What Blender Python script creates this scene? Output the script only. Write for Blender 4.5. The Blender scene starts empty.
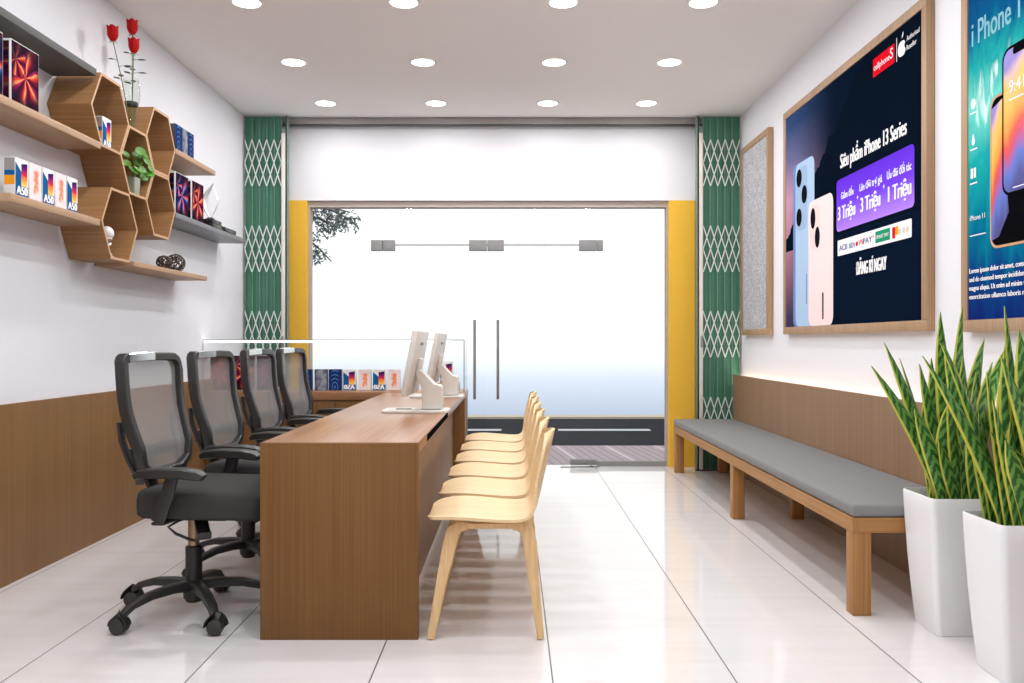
import bpy, bmesh, math, random
from mathutils import Vector, Matrix

sc = bpy.context.scene
C = sc.collection
random.seed(11)
PI = math.pi
CAMH = 1.112
F = 870.0


def srgb(r, g, b):
    f = lambda c: (c / 255 / 12.92) if c / 255 <= 0.04045 else ((c / 255 + 0.055) / 1.055) ** 2.4
    return (f(r), f(g), f(b), 1.0)


# ------------------------------------------------------------------ materials
class G:
    def __init__(s, name):
        s.m = bpy.data.materials.new(name)
        s.m.use_nodes = True
        s.t = s.m.node_tree
        s.t.nodes.clear()
        s.out = s.t.nodes.new('ShaderNodeOutputMaterial')

    def n(s, typ, **kw):
        nd = s.t.nodes.new(typ)
        for k, v in kw.items():
            setattr(nd, k, v)
        return nd

    def put(s, sock, v):
        if isinstance(v, bpy.types.NodeSocket):
            s.t.links.new(v, sock)
        elif v is not None:
            sock.default_value = v

    def math(s, op, a, b=None, c=None, clamp=False):
        nd = s.n('ShaderNodeMath', operation=op, use_clamp=clamp)
        s.put(nd.inputs[0], a)
        s.put(nd.inputs[1], b)
        s.put(nd.inputs[2], c)
        return nd.outputs[0]

    def mix(s, f, a, b):
        nd = s.n('ShaderNodeMix', data_type='RGBA')
        s.put(nd.inputs[0], f)
        s.put(nd.inputs[6], a)
        s.put(nd.inputs[7], b)
        return nd.outputs[2]

    def ramp(s, f, stops, interp='LINEAR'):
        nd = s.n('ShaderNodeValToRGB')
        nd.color_ramp.interpolation = interp
        el = nd.color_ramp.elements
        while len(el) < len(stops):
            el.new(0.5)
        for e, (p, c) in zip(el, stops):
            e.position = p
            e.color = c
        s.put(nd.inputs[0], f)
        return nd.outputs[0]

    def coord(s, kind='Object'):
        return s.n('ShaderNodeTexCoord').outputs[kind]

    def pos(s):
        return s.n('ShaderNodeNewGeometry').outputs['Position']

    def sep(s, v):
        nd = s.n('ShaderNodeSeparateXYZ')
        s.put(nd.inputs[0], v)
        return nd.outputs[0], nd.outputs[1], nd.outputs[2]

    def scale(s, v, k):
        nd = s.n('ShaderNodeVectorMath', operation='MULTIPLY')
        s.put(nd.inputs[0], v)
        nd.inputs[1].default_value = k
        return nd.outputs[0]

    def noise(s, v, sc_=5.0, det=3.0, dist=0.0):
        nd = s.n('ShaderNodeTexNoise')
        s.put(nd.inputs['Vector'], v)
        nd.inputs['Scale'].default_value = sc_
        nd.inputs['Detail'].default_value = det
        nd.inputs['Distortion'].default_value = dist
        return nd.outputs[0]

    def step(s, v, a, b):
        """smooth 0..1 between a and b"""
        nd = s.n('ShaderNodeMapRange', interpolation_type='SMOOTHSTEP')
        s.put(nd.inputs[0], v)
        nd.inputs[1].default_value = a
        nd.inputs[2].default_value = b
        return nd.outputs[0]

    def bump(s, h, strength=0.1, dist=0.01):
        nd = s.n('ShaderNodeBump')
        nd.inputs['Strength'].default_value = strength
        nd.inputs['Distance'].default_value = dist
        s.put(nd.inputs['Height'], h)
        return nd.outputs[0]

    def bsdf(s, col, rough=0.5, metal=0.0, spec=0.5, normal=None, coat=0.0, **kw):
        nd = s.n('ShaderNodeBsdfPrincipled')
        s.put(nd.inputs['Base Color'], col)
        s.put(nd.inputs['Roughness'], rough)
        s.put(nd.inputs['Metallic'], metal)
        s.put(nd.inputs['Specular IOR Level'], spec)
        s.put(nd.inputs['Coat Weight'], coat)
        if normal is not None:
            s.put(nd.inputs['Normal'], normal)
        for k, v in kw.items():
            s.put(nd.inputs[k.replace('_', ' ')], v)
        return nd.outputs[0]

    def done(s, sh):
        s.t.links.new(sh, s.out.inputs['Surface'])
        return s.m


def plain(name, col, rough=0.5, metal=0.0, spec=0.5, var=0.04, nscale=30, bump=0.0):
    g = G(name)
    nz = g.noise(g.coord(), nscale, 3)
    dark = tuple(c * (1 - var * 2) for c in col[:3]) + (1,)
    lite = tuple(min(1, c * (1 + var)) for c in col[:3]) + (1,)
    c = g.mix(nz, dark, lite)
    nrm = g.bump(nz, bump, 0.002) if bump else None
    return g.done(g.bsdf(c, rough, metal, spec, nrm))


def wood(name, dark, mid, lite, axis='Z', rough=0.4, spec=0.4, fine=150):
    g = G(name)
    k1 = {'X': (1.2, fine, fine), 'Y': (fine, 1.2, fine), 'Z': (fine, fine, 1.2)}[axis]
    k2 = {'X': (0.6, 9, 9), 'Y': (9, 0.6, 9), 'Z': (9, 9, 0.6)}[axis]
    p = g.coord()
    n1 = g.noise(g.scale(p, k1), 1.0, 5, 0.2)
    n2 = g.noise(g.scale(p, k2), 1.0, 4, 0.6)
    f = g.math('ADD', g.math('MULTIPLY', n1, 0.72), g.math('MULTIPLY', n2, 0.28))
    c = g.ramp(f, [(0.30, dark), (0.5, mid), (0.70, lite)])
    return g.done(g.bsdf(c, rough, 0, spec, g.bump(n1, 0.04, 0.002)))


def emit(name, col, st):
    g = G(name)
    e = g.n('ShaderNodeEmission')
    e.inputs[0].default_value = col
    e.inputs[1].default_value = st
    return g.done(e.outputs[0])


def glassmat(name, tint=(0.97, 0.985, 0.98, 1), ior=1.35, rough=0.0):
    g = G(name)
    tr = g.n('ShaderNodeBsdfTransparent')
    tr.inputs[0].default_value = tint
    gl = g.n('ShaderNodeBsdfGlossy')
    gl.inputs['Roughness'].default_value = rough
    lw = g.n('ShaderNodeLayerWeight')
    lw.inputs['Blend'].default_value = 0.5
    fac = g.math('ADD', g.math('MULTIPLY', g.math('POWER', lw.outputs['Facing'], 4.0), 0.55), (ior - 1) ** 2 / (ior + 1) ** 2)
    mx = g.n('ShaderNodeMixShader')
    g.t.links.new(fac, mx.inputs[0])
    g.t.links.new(tr.outputs[0], mx.inputs[1])
    g.t.links.new(gl.outputs[0], mx.inputs[2])
    return g.done(mx.outputs[0])


def meshfabric(name):
    g = G(name)
    p = g.scale(g.coord(), (1, 1, 1))
    x, y, z = g.sep(p)
    wy = g.math('SINE', g.math('MULTIPLY', y, 1500.0))
    wz = g.math('SINE', g.math('MULTIPLY', z, 1500.0))
    f = g.math('MULTIPLY', g.math('ADD', wy, wz), 0.12)
    f = g.math('ADD', f, 0.64, clamp=True)
    tr = g.n('ShaderNodeBsdfTransparent')
    d = g.bsdf(srgb(150, 147, 145), 0.9)
    mx = g.n('ShaderNodeMixShader')
    g.t.links.new(f, mx.inputs[0])
    g.t.links.new(tr.outputs[0], mx.inputs[1])
    g.t.links.new(d, mx.inputs[2])
    return g.done(mx.outputs[0])


M = {}
M['wall'] = plain('white_paint', srgb(231, 231, 236), 0.75, spec=0.25, var=0.012, nscale=160, bump=0.03)
M['header'] = plain('white_header_paint', srgb(229, 228, 232), 0.75, spec=0.25, var=0.01, nscale=160)
M['ceiling'] = plain('ceiling_paint', srgb(238, 236, 234), 0.9, spec=0.15, var=0.008, nscale=60)
M['yellow'] = plain('yellow_paint', srgb(238, 186, 62), 0.6, spec=0.3, var=0.03, nscale=40)
M['counter_v'] = wood('walnut_laminate_vertical', srgb(106, 71, 35), srgb(118, 81, 41), srgb(130, 91, 48), 'Z', 0.5, 0.3)
M['counter_h'] = wood('walnut_laminate_top', srgb(120, 80, 50), srgb(150, 105, 70), srgb(172, 126, 90), 'Y', 0.3, 0.5)
M['panel_l'] = wood('walnut_wainscot', srgb(118, 84, 50), srgb(132, 96, 59), srgb(144, 107, 68), 'Z', 0.5)
M['panel_r'] = wood('walnut_bench_backing', srgb(126, 96, 70), srgb(140, 108, 80), srgb(152, 119, 90), 'Z', 0.5)
M['hex'] = wood('oak_hexagon', srgb(138, 99, 62), srgb(153, 113, 74), srgb(166, 127, 87), 'X', 0.5, 0.25)
M['hexedge'] = wood('oak_edge', srgb(178, 138, 100), srgb(196, 156, 118), srgb(208, 170, 134), 'Y', 0.5, 0.25)
M['shelf'] = wood('oak_shelf', srgb(156, 121, 90), srgb(174, 140, 108), srgb(188, 156, 124), 'Y', 0.5)
M['greyshelf'] = plain('grey_lacquer', srgb(118, 122, 128), 0.4, var=0.03)
M['darkshelf'] = plain('dark_grey_lacquer', srgb(84, 83, 82), 0.7, var=0.04)
M['bench'] = wood('bench_oak', srgb(142, 99, 54), srgb(164, 118, 68), srgb(180, 134, 84), 'Y', 0.5, 0.3)
M['benchleg'] = wood('bench_oak_leg', srgb(142, 99, 54), srgb(164, 118, 68), srgb(180, 134, 84), 'Z', 0.5, 0.3)
M['frame'] = wood('picture_frame_oak', srgb(146, 114, 84), srgb(168, 136, 104), srgb(182, 150, 118), 'Z', 0.5)
M['ply'] = wood('blond_plywood', srgb(216, 182, 134), srgb(227, 196, 150), srgb(235, 208, 166), 'X', 0.42, 0.35, 90)
M['plyleg'] = wood('blond_beech_leg', srgb(204, 166, 116), srgb(219, 183, 134), srgb(229, 197, 152), 'Z', 0.45, 0.35, 90)
M['cushion'] = plain('grey_upholstery', srgb(134, 134, 134), 0.9, spec=0.15, var=0.10, nscale=260, bump=0.2)
M['black'] = plain('black_plastic', srgb(44, 43, 42), 0.38, var=0.05)
M['rubber'] = plain('dark_rubber', srgb(52, 50, 48), 0.55, var=0.05)
M['seat'] = plain('charcoal_fabric', srgb(62, 61, 60), 0.95, spec=0.12, var=0.10, nscale=400, bump=0.25)
M['mesh'] = meshfabric('mesh_fabric')
M['chrome'] = plain('polished_metal', srgb(215, 215, 215), 0.15, 1.0, var=0.01)
M['steel'] = plain('brushed_steel', srgb(168, 166, 164), 0.35, 1.0, var=0.04)
M['piston'] = plain('warm_metal_column', srgb(172, 146, 118), 0.3, 0.6, var=0.03)
M['satin'] = plain('satin_fitting', srgb(138, 138, 138), 0.6, 0.0, var=0.03)
M['doorframe'] = plain('taupe_frame', srgb(176, 164, 154), 0.6, var=0.03)
M['rail'] = plain('grey_rail', srgb(150, 147, 144), 0.7, 0.0, var=0.05)
M['green'] = plain('green_gate_paint', srgb(58, 118, 92), 0.55, var=0.04, nscale=6)
M['lattice'] = plain('pale_lattice_steel', srgb(222, 228, 224), 0.45, 0.0, var=0.04)
M['gatepost'] = plain('pale_gate_post', srgb(226, 220, 210), 0.45, 0.0, var=0.08, nscale=9)
M['gatedark'] = plain('dark_gate_channel', srgb(58, 62, 60), 0.4, 0.5, var=0.2, nscale=14)
M['gateedge'] = plain('green_grey_edge', srgb(120, 144, 132), 0.45, 0.1, var=0.2, nscale=12)
M['glass'] = glassmat('clear_glass', ior=1.22)
M['case'] = glassmat('showcase_glass', (0.985, 0.99, 0.988, 1), 1.2)
M['vaseglass'] = glassmat('vase_glass', (0.95, 0.965, 0.95, 1), 1.3)
M['casedark'] = plain('showcase_edge', srgb(96, 100, 102), 0.3, var=0.02)
M['white_pl'] = plain('white_plastic', srgb(216, 212, 206), 0.4, var=0.015)
M['screen'] = plain('dark_screen', srgb(20, 21, 24), 0.1, var=0.01)
M['planter'] = plain('white_gloss_planter', srgb(236, 236, 238), 0.25, var=0.008)
M['soil'] = plain('potting_soil', srgb(58, 44, 32), 0.95, var=0.3, nscale=90, bump=0.6)
M['carton'] = plain('white_carton', srgb(228, 228, 228), 0.5, var=0.01)
M['cartondark'] = plain('dark_carton', srgb(56, 60, 84), 0.45, var=0.04)
M['cartongrey'] = plain('grey_carton_side', srgb(150, 148, 142), 0.5, var=0.04)
M['rose'] = plain('red_petal', srgb(186, 10, 14), 0.6, spec=0.15, var=0.25, nscale=60)
M['stem'] = plain('rose_stem', srgb(104, 122, 76), 0.6, var=0.1)
M['roseleaf'] = plain('rose_leaf', srgb(48, 58, 40), 0.55, var=0.2)
M['water'] = glassmat('vase_water', (0.90, 0.90, 0.80, 1), 1.1)
M['pot'] = plain('sage_glazed_pot', srgb(150, 158, 142), 0.35, var=0.04)
M['houseleaf'] = plain('round_green_leaf', srgb(88, 146, 50), 0.4, var=0.35, nscale=25)
M['housestem'] = plain('pale_green_stem', srgb(122, 146, 84), 0.5, var=0.1)
M['black_gloss'] = plain('black_gloss_stone', srgb(34, 36, 34), 0.2, var=0.08)
M['silver'] = plain('silver_metal', srgb(226, 226, 228), 0.3, 0.75, var=0.01)
M['wire'] = plain('dark_wire', srgb(74, 62, 50), 0.4, 0.5, var=0.2)
M['ceramic'] = plain('white_ceramic', srgb(232, 230, 228), 0.25, var=0.01)
M['black_matt'] = plain('matt_black', srgb(24, 24, 28), 0.9, spec=0.0, var=0.03)
M['kerb'] = plain('beige_kerb', srgb(196, 186, 168), 0.8, var=0.06)
M['bark'] = plain('grey_bark', srgb(92, 90, 88), 0.9, var=0.2)
M['treeleaf'] = plain('grey_green_leaf', srgb(112, 126, 128), 0.7, var=0.25, nscale=5)
M['lamp'] = emit('lamp_diffuser', (1, 0.98, 0.95, 1), 9.0)
M['lamprim'] = plain('white_lamp_rim', srgb(235, 234, 232), 0.4, var=0.01)
M['led'] = emit('led_strip', (1, 0.90, 0.70, 1), 24.0)
M['ledw'] = emit('led_strip_white', (1, 1, 1, 1), 6.0)


def floor_mat():
    g = G('white_glazed_tile')
    p = g.pos()
    x, y, z = g.sep(p)
    tx = g.math('DIVIDE', g.math('SUBTRACT', x, 0.1335), 0.6)
    ty = g.math('DIVIDE', g.math('SUBTRACT', y, 3.347), 0.6)
    dx = g.math('MULTIPLY', g.math('ABSOLUTE', g.math('SUBTRACT', g.math('FRACT', g.math('ADD', tx, 0.5)), 0.5)), 0.6)
    dy = g.math('MULTIPLY', g.math('ABSOLUTE', g.math('SUBTRACT', g.math('FRACT', g.math('ADD', ty, 0.5)), 0.5)), 0.6)
    gx = g.math('LESS_THAN', dx, 0.0024)
    gy = g.math('LESS_THAN', dy, 0.0016)
    vein = g.noise(g.scale(p, (0.8, 9, 1)), 1.3, 6, 0.4)
    c = g.ramp(vein, [(0.3, srgb(222, 218, 217)), (0.5, srgb(226, 222, 222)), (0.75, srgb(228, 226, 227))])
    c = g.mix(g.math('MULTIPLY', gy, 0.45), c, srgb(150, 142, 138))
    c = g.mix(gx, c, srgb(96, 90, 88))
    r = g.math('ADD', g.math('MULTIPLY', g.math('MAXIMUM', gx, gy), 0.5), 0.06)
    return g.done(g.bsdf(c, r, 0, 0.5))


def sidewalk_mat():
    g = G('mauve_paving')
    p = g.pos()
    x, y, z = g.sep(p)
    # rows of pavers running away from the shop, a little skewed
    q = g.math('ADD', x, g.math('MULTIPLY', y, 0.12))
    fx = g.math('FRACT', g.math('MULTIPLY', q, 1.9))
    fx2 = g.math('FRACT', g.math('MULTIPLY', q, 11.4))
    nz = g.noise(p, 14, 4)
    c = g.mix(nz, srgb(140, 124, 132), srgb(176, 160, 168))
    c = g.mix(g.math('LESS_THAN', fx2, 0.14), c, srgb(120, 108, 114))
    c = g.mix(g.math('LESS_THAN', fx, 0.05), c, srgb(198, 188, 194))
    return g.done(g.bsdf(c, 0.8))


def road_mat():
    g = G('asphalt')
    p = g.pos()
    x, y, z = g.sep(p)
    nz = g.noise(p, 60, 4)
    c = g.mix(nz, srgb(34, 36, 43), srgb(48, 50, 57))
    band = g.math('LESS_THAN', g.math('ABSOLUTE', g.math('SUBTRACT', y, 11.05)), 0.11)
    dash = g.math('LESS_THAN', g.math('FRACT', g.math('DIVIDE', g.math('SUBTRACT', x, 0.584), 1.89)), 0.619)
    c = g.mix(g.math('MULTIPLY', band, dash), c, srgb(196, 198, 206))
    return g.done(g.bsdf(c, 0.95, 0, 0.05))


def weave_mat():
    g = G('woven_grey_cloth')
    p = g.coord()
    n1 = g.noise(g.scale(p, (40, 40, 260)), 1, 3)
    n2 = g.noise(g.scale(p, (260, 260, 30)), 1, 3)
    f = g.math('MULTIPLY', g.math('ADD', n1, n2), 0.5)
    c = g.ramp(f, [(0.36, srgb(126, 126, 130)), (0.5, srgb(176, 176, 180)), (0.64, srgb(216, 216, 218))])
    return g.done(g.bsdf(c, 0.9, 0, 0.1, g.bump(f, 0.4, 0.004)))


def print_a50():
    g = G('phone_box_print_blue')
    x, y, z = g.sep(g.coord('Generated'))
    nz = g.noise(g.coord('Generated'), 3, 2)
    warm = g.ramp(g.math('ADD', z, g.math('MULTIPLY', g.math('SUBTRACT', nz, 0.5), 0.3)),
                  [(0.28, srgb(250, 214, 120)), (0.42, srgb(250, 150, 60)), (0.55, srgb(226, 50, 74)), (0.75, srgb(104, 30, 110)), (0.9, srgb(60, 24, 90))])
    white = srgb(238, 238, 240)
    blue = srgb(22, 92, 150)
    bl_top = g.math('ADD', g.math('MULTIPLY', x, -0.5), 0.88)
    m_bl = g.math('MULTIPLY', g.math('LESS_THAN', z, bl_top), g.math('LESS_THAN', x, 0.5))
    c = g.mix(m_bl, white, blue)
    m_w = g.math('MULTIPLY', g.math('GREATER_THAN', x, 0.45), g.math('LESS_THAN', z, g.math('ADD', g.math('MULTIPLY', x, 0.1), 0.82)))
    m_w = g.math('MULTIPLY', m_w, g.math('LESS_THAN', x, 0.93))
    c = g.mix(m_w, c, warm)
    c = g.mix(g.math('LESS_THAN', z, 0.27), c, blue)
    return g.done(g.bsdf(c, 0.8, 0, 0.05))


def print_orange():
    g = G('phone_box_print_orange')
    v = g.coord('Generated')
    x, y, z = g.sep(v)
    nz = g.noise(g.scale(v, (1, 0, 1)), 6, 3)
    dx = g.math('MULTIPLY', g.math('ABSOLUTE', g.math('SUBTRACT', x, 0.55)), 4.0)
    dz = g.math('MULTIPLY', g.math('ABSOLUTE', g.math('SUBTRACT', z, 0.5)), 2.6)
    d = g.math('ADD', g.math('MAXIMUM', dx, dz), g.math('MULTIPLY', g.math('SUBTRACT', nz, 0.5), 1.6))
    f = g.step(d, 1.0, 0.45)
    c = g.mix(f, srgb(238, 226, 226), g.mix(nz, srgb(226, 96, 62), srgb(250, 178, 140)))
    return g.done(g.bsdf(c, 0.8, 0, 0.05))


def print_wave(name, a, b):
    g = G(name)
    v = g.coord('Generated')
    x, y, z = g.sep(v)
    dx = g.math('SUBTRACT', x, 0.5)
    dz = g.math('SUBTRACT', z, 0.15)
    r = g.math('SQRT', g.math('ADD', g.math('MULTIPLY', dx, dx), g.math('MULTIPLY', dz, dz)))
    w = g.math('SINE', g.math('MULTIPLY', r, 34.0))
    f = g.math('MULTIPLY', g.step(w, 0.3, 0.95), g.step(g.math('ABSOLUTE', dx), 0.36, 0.2))
    c = g.mix(f, a, b)
    return g.done(g.bsdf(c, 0.8, 0, 0.05))


def print_mist():
    g = G('phone_box_print_mist')
    v = g.coord('Generated')
    x, y, z = g.sep(v)
    nz = g.noise(v, 3, 3)
    c = g.ramp(g.math('ADD', g.math('MULTIPLY', nz, 0.7), g.math('MULTIPLY', x, 0.4)),
               [(0.35, srgb(64, 72, 96)), (0.6, srgb(150, 156, 168)), (0.85, srgb(60, 66, 92))])
    return g.done(g.bsdf(c, 0.8, 0, 0.05))


def print_fan(name, cols, k=3.2, off=0.0):
    g = G(name)
    v = g.coord('Generated')
    x, y, z = g.sep(v)
    nz = g.noise(g.scale(v, (1, 0, 1)), 2.5, 2)
    # two pinwheels of folded petals meeting in the middle
    def wheel(cx, cz):
        dx = g.math('SUBTRACT', x, cx)
        dz = g.math('MULTIPLY', g.math('SUBTRACT', z, cz), 1.25)
        a = g.math('ARCTAN2', dz, dx)
        r = g.math('SQRT', g.math('ADD', g.math('MULTIPLY', dx, dx), g.math('MULTIPLY', dz, dz)))
        t = g.math('FRACT', g.math('ADD', g.math('MULTIPLY', a, k / PI), g.math('ADD', g.math('MULTIPLY', nz, 0.6), off)))
        return t, r
    t1, r1 = wheel(0.5, 0.47)
    t2, r2 = wheel(0.15, 0.72)
    c1 = g.ramp(t1, cols)
    c2 = g.ramp(t2, cols)
    c = g.mix(g.math('LESS_THAN', r2, 0.36), c1, c2)
    c = g.mix(g.math('MULTIPLY', g.step(r1, 0.30, 0.62), 0.92), c, srgb(22, 10, 34))
    return g.done(g.bsdf(c, 0.8, 0, 0.05))


def poster_sheet_mat():
    g = G('navy_poster_print')
    v = g.coord('Generated')
    x, y, z = g.sep(v)
    nz = g.noise(g.scale(v, (1, 0, 1)), 3, 3)
    navy = srgb(12, 24, 42)
    glow = g.ramp(z, [(0.05, srgb(70, 62, 92)), (0.35, srgb(170, 118, 138)), (0.6, srgb(196, 150, 176)), (0.78, srgb(110, 110, 150)), (0.95, srgb(52, 74, 116))])
    fx = g.math('ADD', g.math('SUBTRACT', x, g.math('MULTIPLY', z, 0.10)), g.math('MULTIPLY', g.math('SUBTRACT', nz, 0.5), 0.12))
    c = g.mix(g.step(fx, -0.10, 0.40), glow, navy)
    ridge = g.math('ADD', g.math('ADD', 0.42, g.math('MULTIPLY', x, 0.85)), g.math('MULTIPLY', g.math('SUBTRACT', g.noise(g.scale(v, (1, 0, 0)), 14, 4), 0.5), 0.18))
    low = g.math('SUBTRACT', 0.36, g.math('MULTIPLY', x, 0.0))
    m = g.math('MULTIPLY', g.math('LESS_THAN', z, ridge), g.math('GREATER_THAN', z, low))
    c = g.mix(m, c, srgb(10, 20, 34))
    return g.done(g.bsdf(c, 0.9, 0, 0.0))


def poster2_sheet_mat():
    g = G('teal_poster_print')
    v = g.coord('Generated')
    x, y, z = g.sep(v)
    st = g.noise(g.scale(v, (7, 0, 2.2)), 2, 4, 1.2)
    zz = g.math('ADD', z, g.math('MULTIPLY', g.math('SUBTRACT', st, 0.5), 0.28))
    c = g.ramp(zz, [(0.0, srgb(20, 40, 110)), (0.13, srgb(16, 66, 128)), (0.25, srgb(10, 122, 146)), (0.45, srgb(30, 164, 164)), (0.60, srgb(110, 210, 198)), (0.72, srgb(34, 160, 160)), (0.82, srgb(16, 90, 136)), (1.0, srgb(18, 60, 108))])
    hi = g.math('MULTIPLY', g.step(st, 0.56, 0.7), g.math('MULTIPLY', g.step(z, 0.42, 0.55), g.step(z, 0.78, 0.66)))
    c = g.mix(hi, c, srgb(214, 240, 232))
    return g.done(g.bsdf(c, 0.9, 0, 0.0))


def swirl_screen_mat():
    g = G('printed_phone_wallpaper')
    v = g.coord('Generated')
    x, y, z = g.sep(v)
    nz = g.noise(g.scale(v, (1, 0, 1)), 2.0, 2, 0.6)
    f = g.math('ADD', g.math('ADD', g.math('MULTIPLY', z, 0.85), g.math('MULTIPLY', x, -0.35)), g.math('MULTIPLY', nz, 0.45))
    c = g.ramp(f, [(0.12, srgb(60, 60, 130)), (0.32, srgb(84, 110, 200)), (0.44, srgb(206, 60, 100)), (0.5, srgb(238, 72, 36)), (0.60, srgb(250, 150, 30)), (0.76, srgb(250, 184, 60)), (0.86, srgb(220, 170, 160)), (0.95, srgb(126, 112, 196))])
    return g.done(g.bsdf(c, 0.3, 0, 0.3))


def snake_mat():
    g = G('snake_plant_leaf')
    uv = g.n('ShaderNodeUVMap')
    uv.uv_map = 'UVMap'
    x, y, z = g.sep(uv.outputs[0])
    nz = g.noise(g.scale(g.coord(), (30, 30, 60)), 1, 3)
    w = g.math('SINE', g.math('ADD', g.math('MULTIPLY', y, 95.0), g.math('ADD', g.math('MULTIPLY', nz, 5.0), g.math('MULTIPLY', g.math('ABSOLUTE', g.math('SUBTRACT', x, 0.5)), 14.0))))
    c = g.mix(g.step(w, -0.5, 0.6), srgb(40, 92, 36), srgb(104, 156, 74))
    e = g.step(g.math('ABSOLUTE', g.math('SUBTRACT', x, 0.5)), 0.37, 0.43)
    c = g.mix(e, c, srgb(206, 204, 84))
    return g.done(g.bsdf(c, 0.4, 0, 0.4))


def purple_mat():
    g = G('violet_panel_print')
    x, y, z = g.sep(g.coord('Generated'))
    c = g.ramp(z, [(0.0, srgb(178, 134, 250)), (0.5, srgb(116, 66, 232)), (1.0, srgb(100, 52, 214))])
    return g.done(g.bsdf(c, 0.9, 0, 0.0))


M['floor'] = floor_mat()
M['sidewalk'] = sidewalk_mat()
M['road'] = road_mat()
M['weave'] = weave_mat()
M['p_a50'] = print_a50()
M['p_orange'] = print_orange()
M['p_wave'] = print_wave('phone_box_print_arcs', srgb(26, 44, 98), srgb(70, 120, 180))
M['p_mist'] = print_mist()
RED = [(0.0, srgb(24, 6, 24)), (0.3, srgb(110, 12, 46)), (0.5, srgb(214, 60, 40)), (0.66, srgb(246, 170, 110)), (0.74, srgb(196, 30, 70)), (0.9, srgb(100, 14, 80)), (1.0, srgb(20, 6, 30))]
BLU = [(0.0, srgb(10, 10, 44)), (0.3, srgb(26, 36, 120)), (0.46, srgb(90, 130, 210)), (0.56, srgb(236, 130, 90)), (0.68, srgb(200, 50, 50)), (0.82, srgb(50, 26, 100)), (1.0, srgb(10, 8, 40))]
M['p_red'] = print_fan('tablet_print_red', RED)
M['p_blue'] = print_fan('tablet_print_blue', BLU, 3.0, 0.35)
M['sheet'] = poster_sheet_mat()
M['sheet2'] = poster2_sheet_mat()
M['swirl'] = swirl_screen_mat()
M['snake'] = snake_mat()
M['violet'] = purple_mat()
flat = lambda n, c, r=0.5: plain(n, c, 0.9, spec=0.0, var=0.01)
M['ink_w'] = flat('white_ink', srgb(244, 244, 246))
M['ink_navy'] = flat('navy_ink', srgb(40, 58, 130))
M['ink_red'] = flat('red_ink', srgb(216, 22, 36))
M['ink_green'] = flat('green_ink', srgb(40, 150, 110))
M['ink_orange'] = flat('orange_ink', srgb(240, 160, 40))
M['ink_pale'] = flat('pale_ink', srgb(214, 206, 190))
M['ink_teal'] = flat('pale_teal_ink', srgb(132, 190, 206))
M['ink_blue_phone'] = flat('pale_blue_phone_print', srgb(172, 198, 226))
M['ink_blue_side'] = flat('blue_phone_side_print', srgb(112, 138, 190))
M['ink_pink_phone'] = flat('pale_pink_phone_print', srgb(244, 222, 220))
M['ink_lens'] = flat('dark_lens_print', srgb(22, 24, 32), 0.2)
M['ink_gold'] = flat('gold_phone_edge_print', srgb(206, 160, 124))
M['ink_black'] = flat('black_print', srgb(14, 14, 18))


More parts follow.
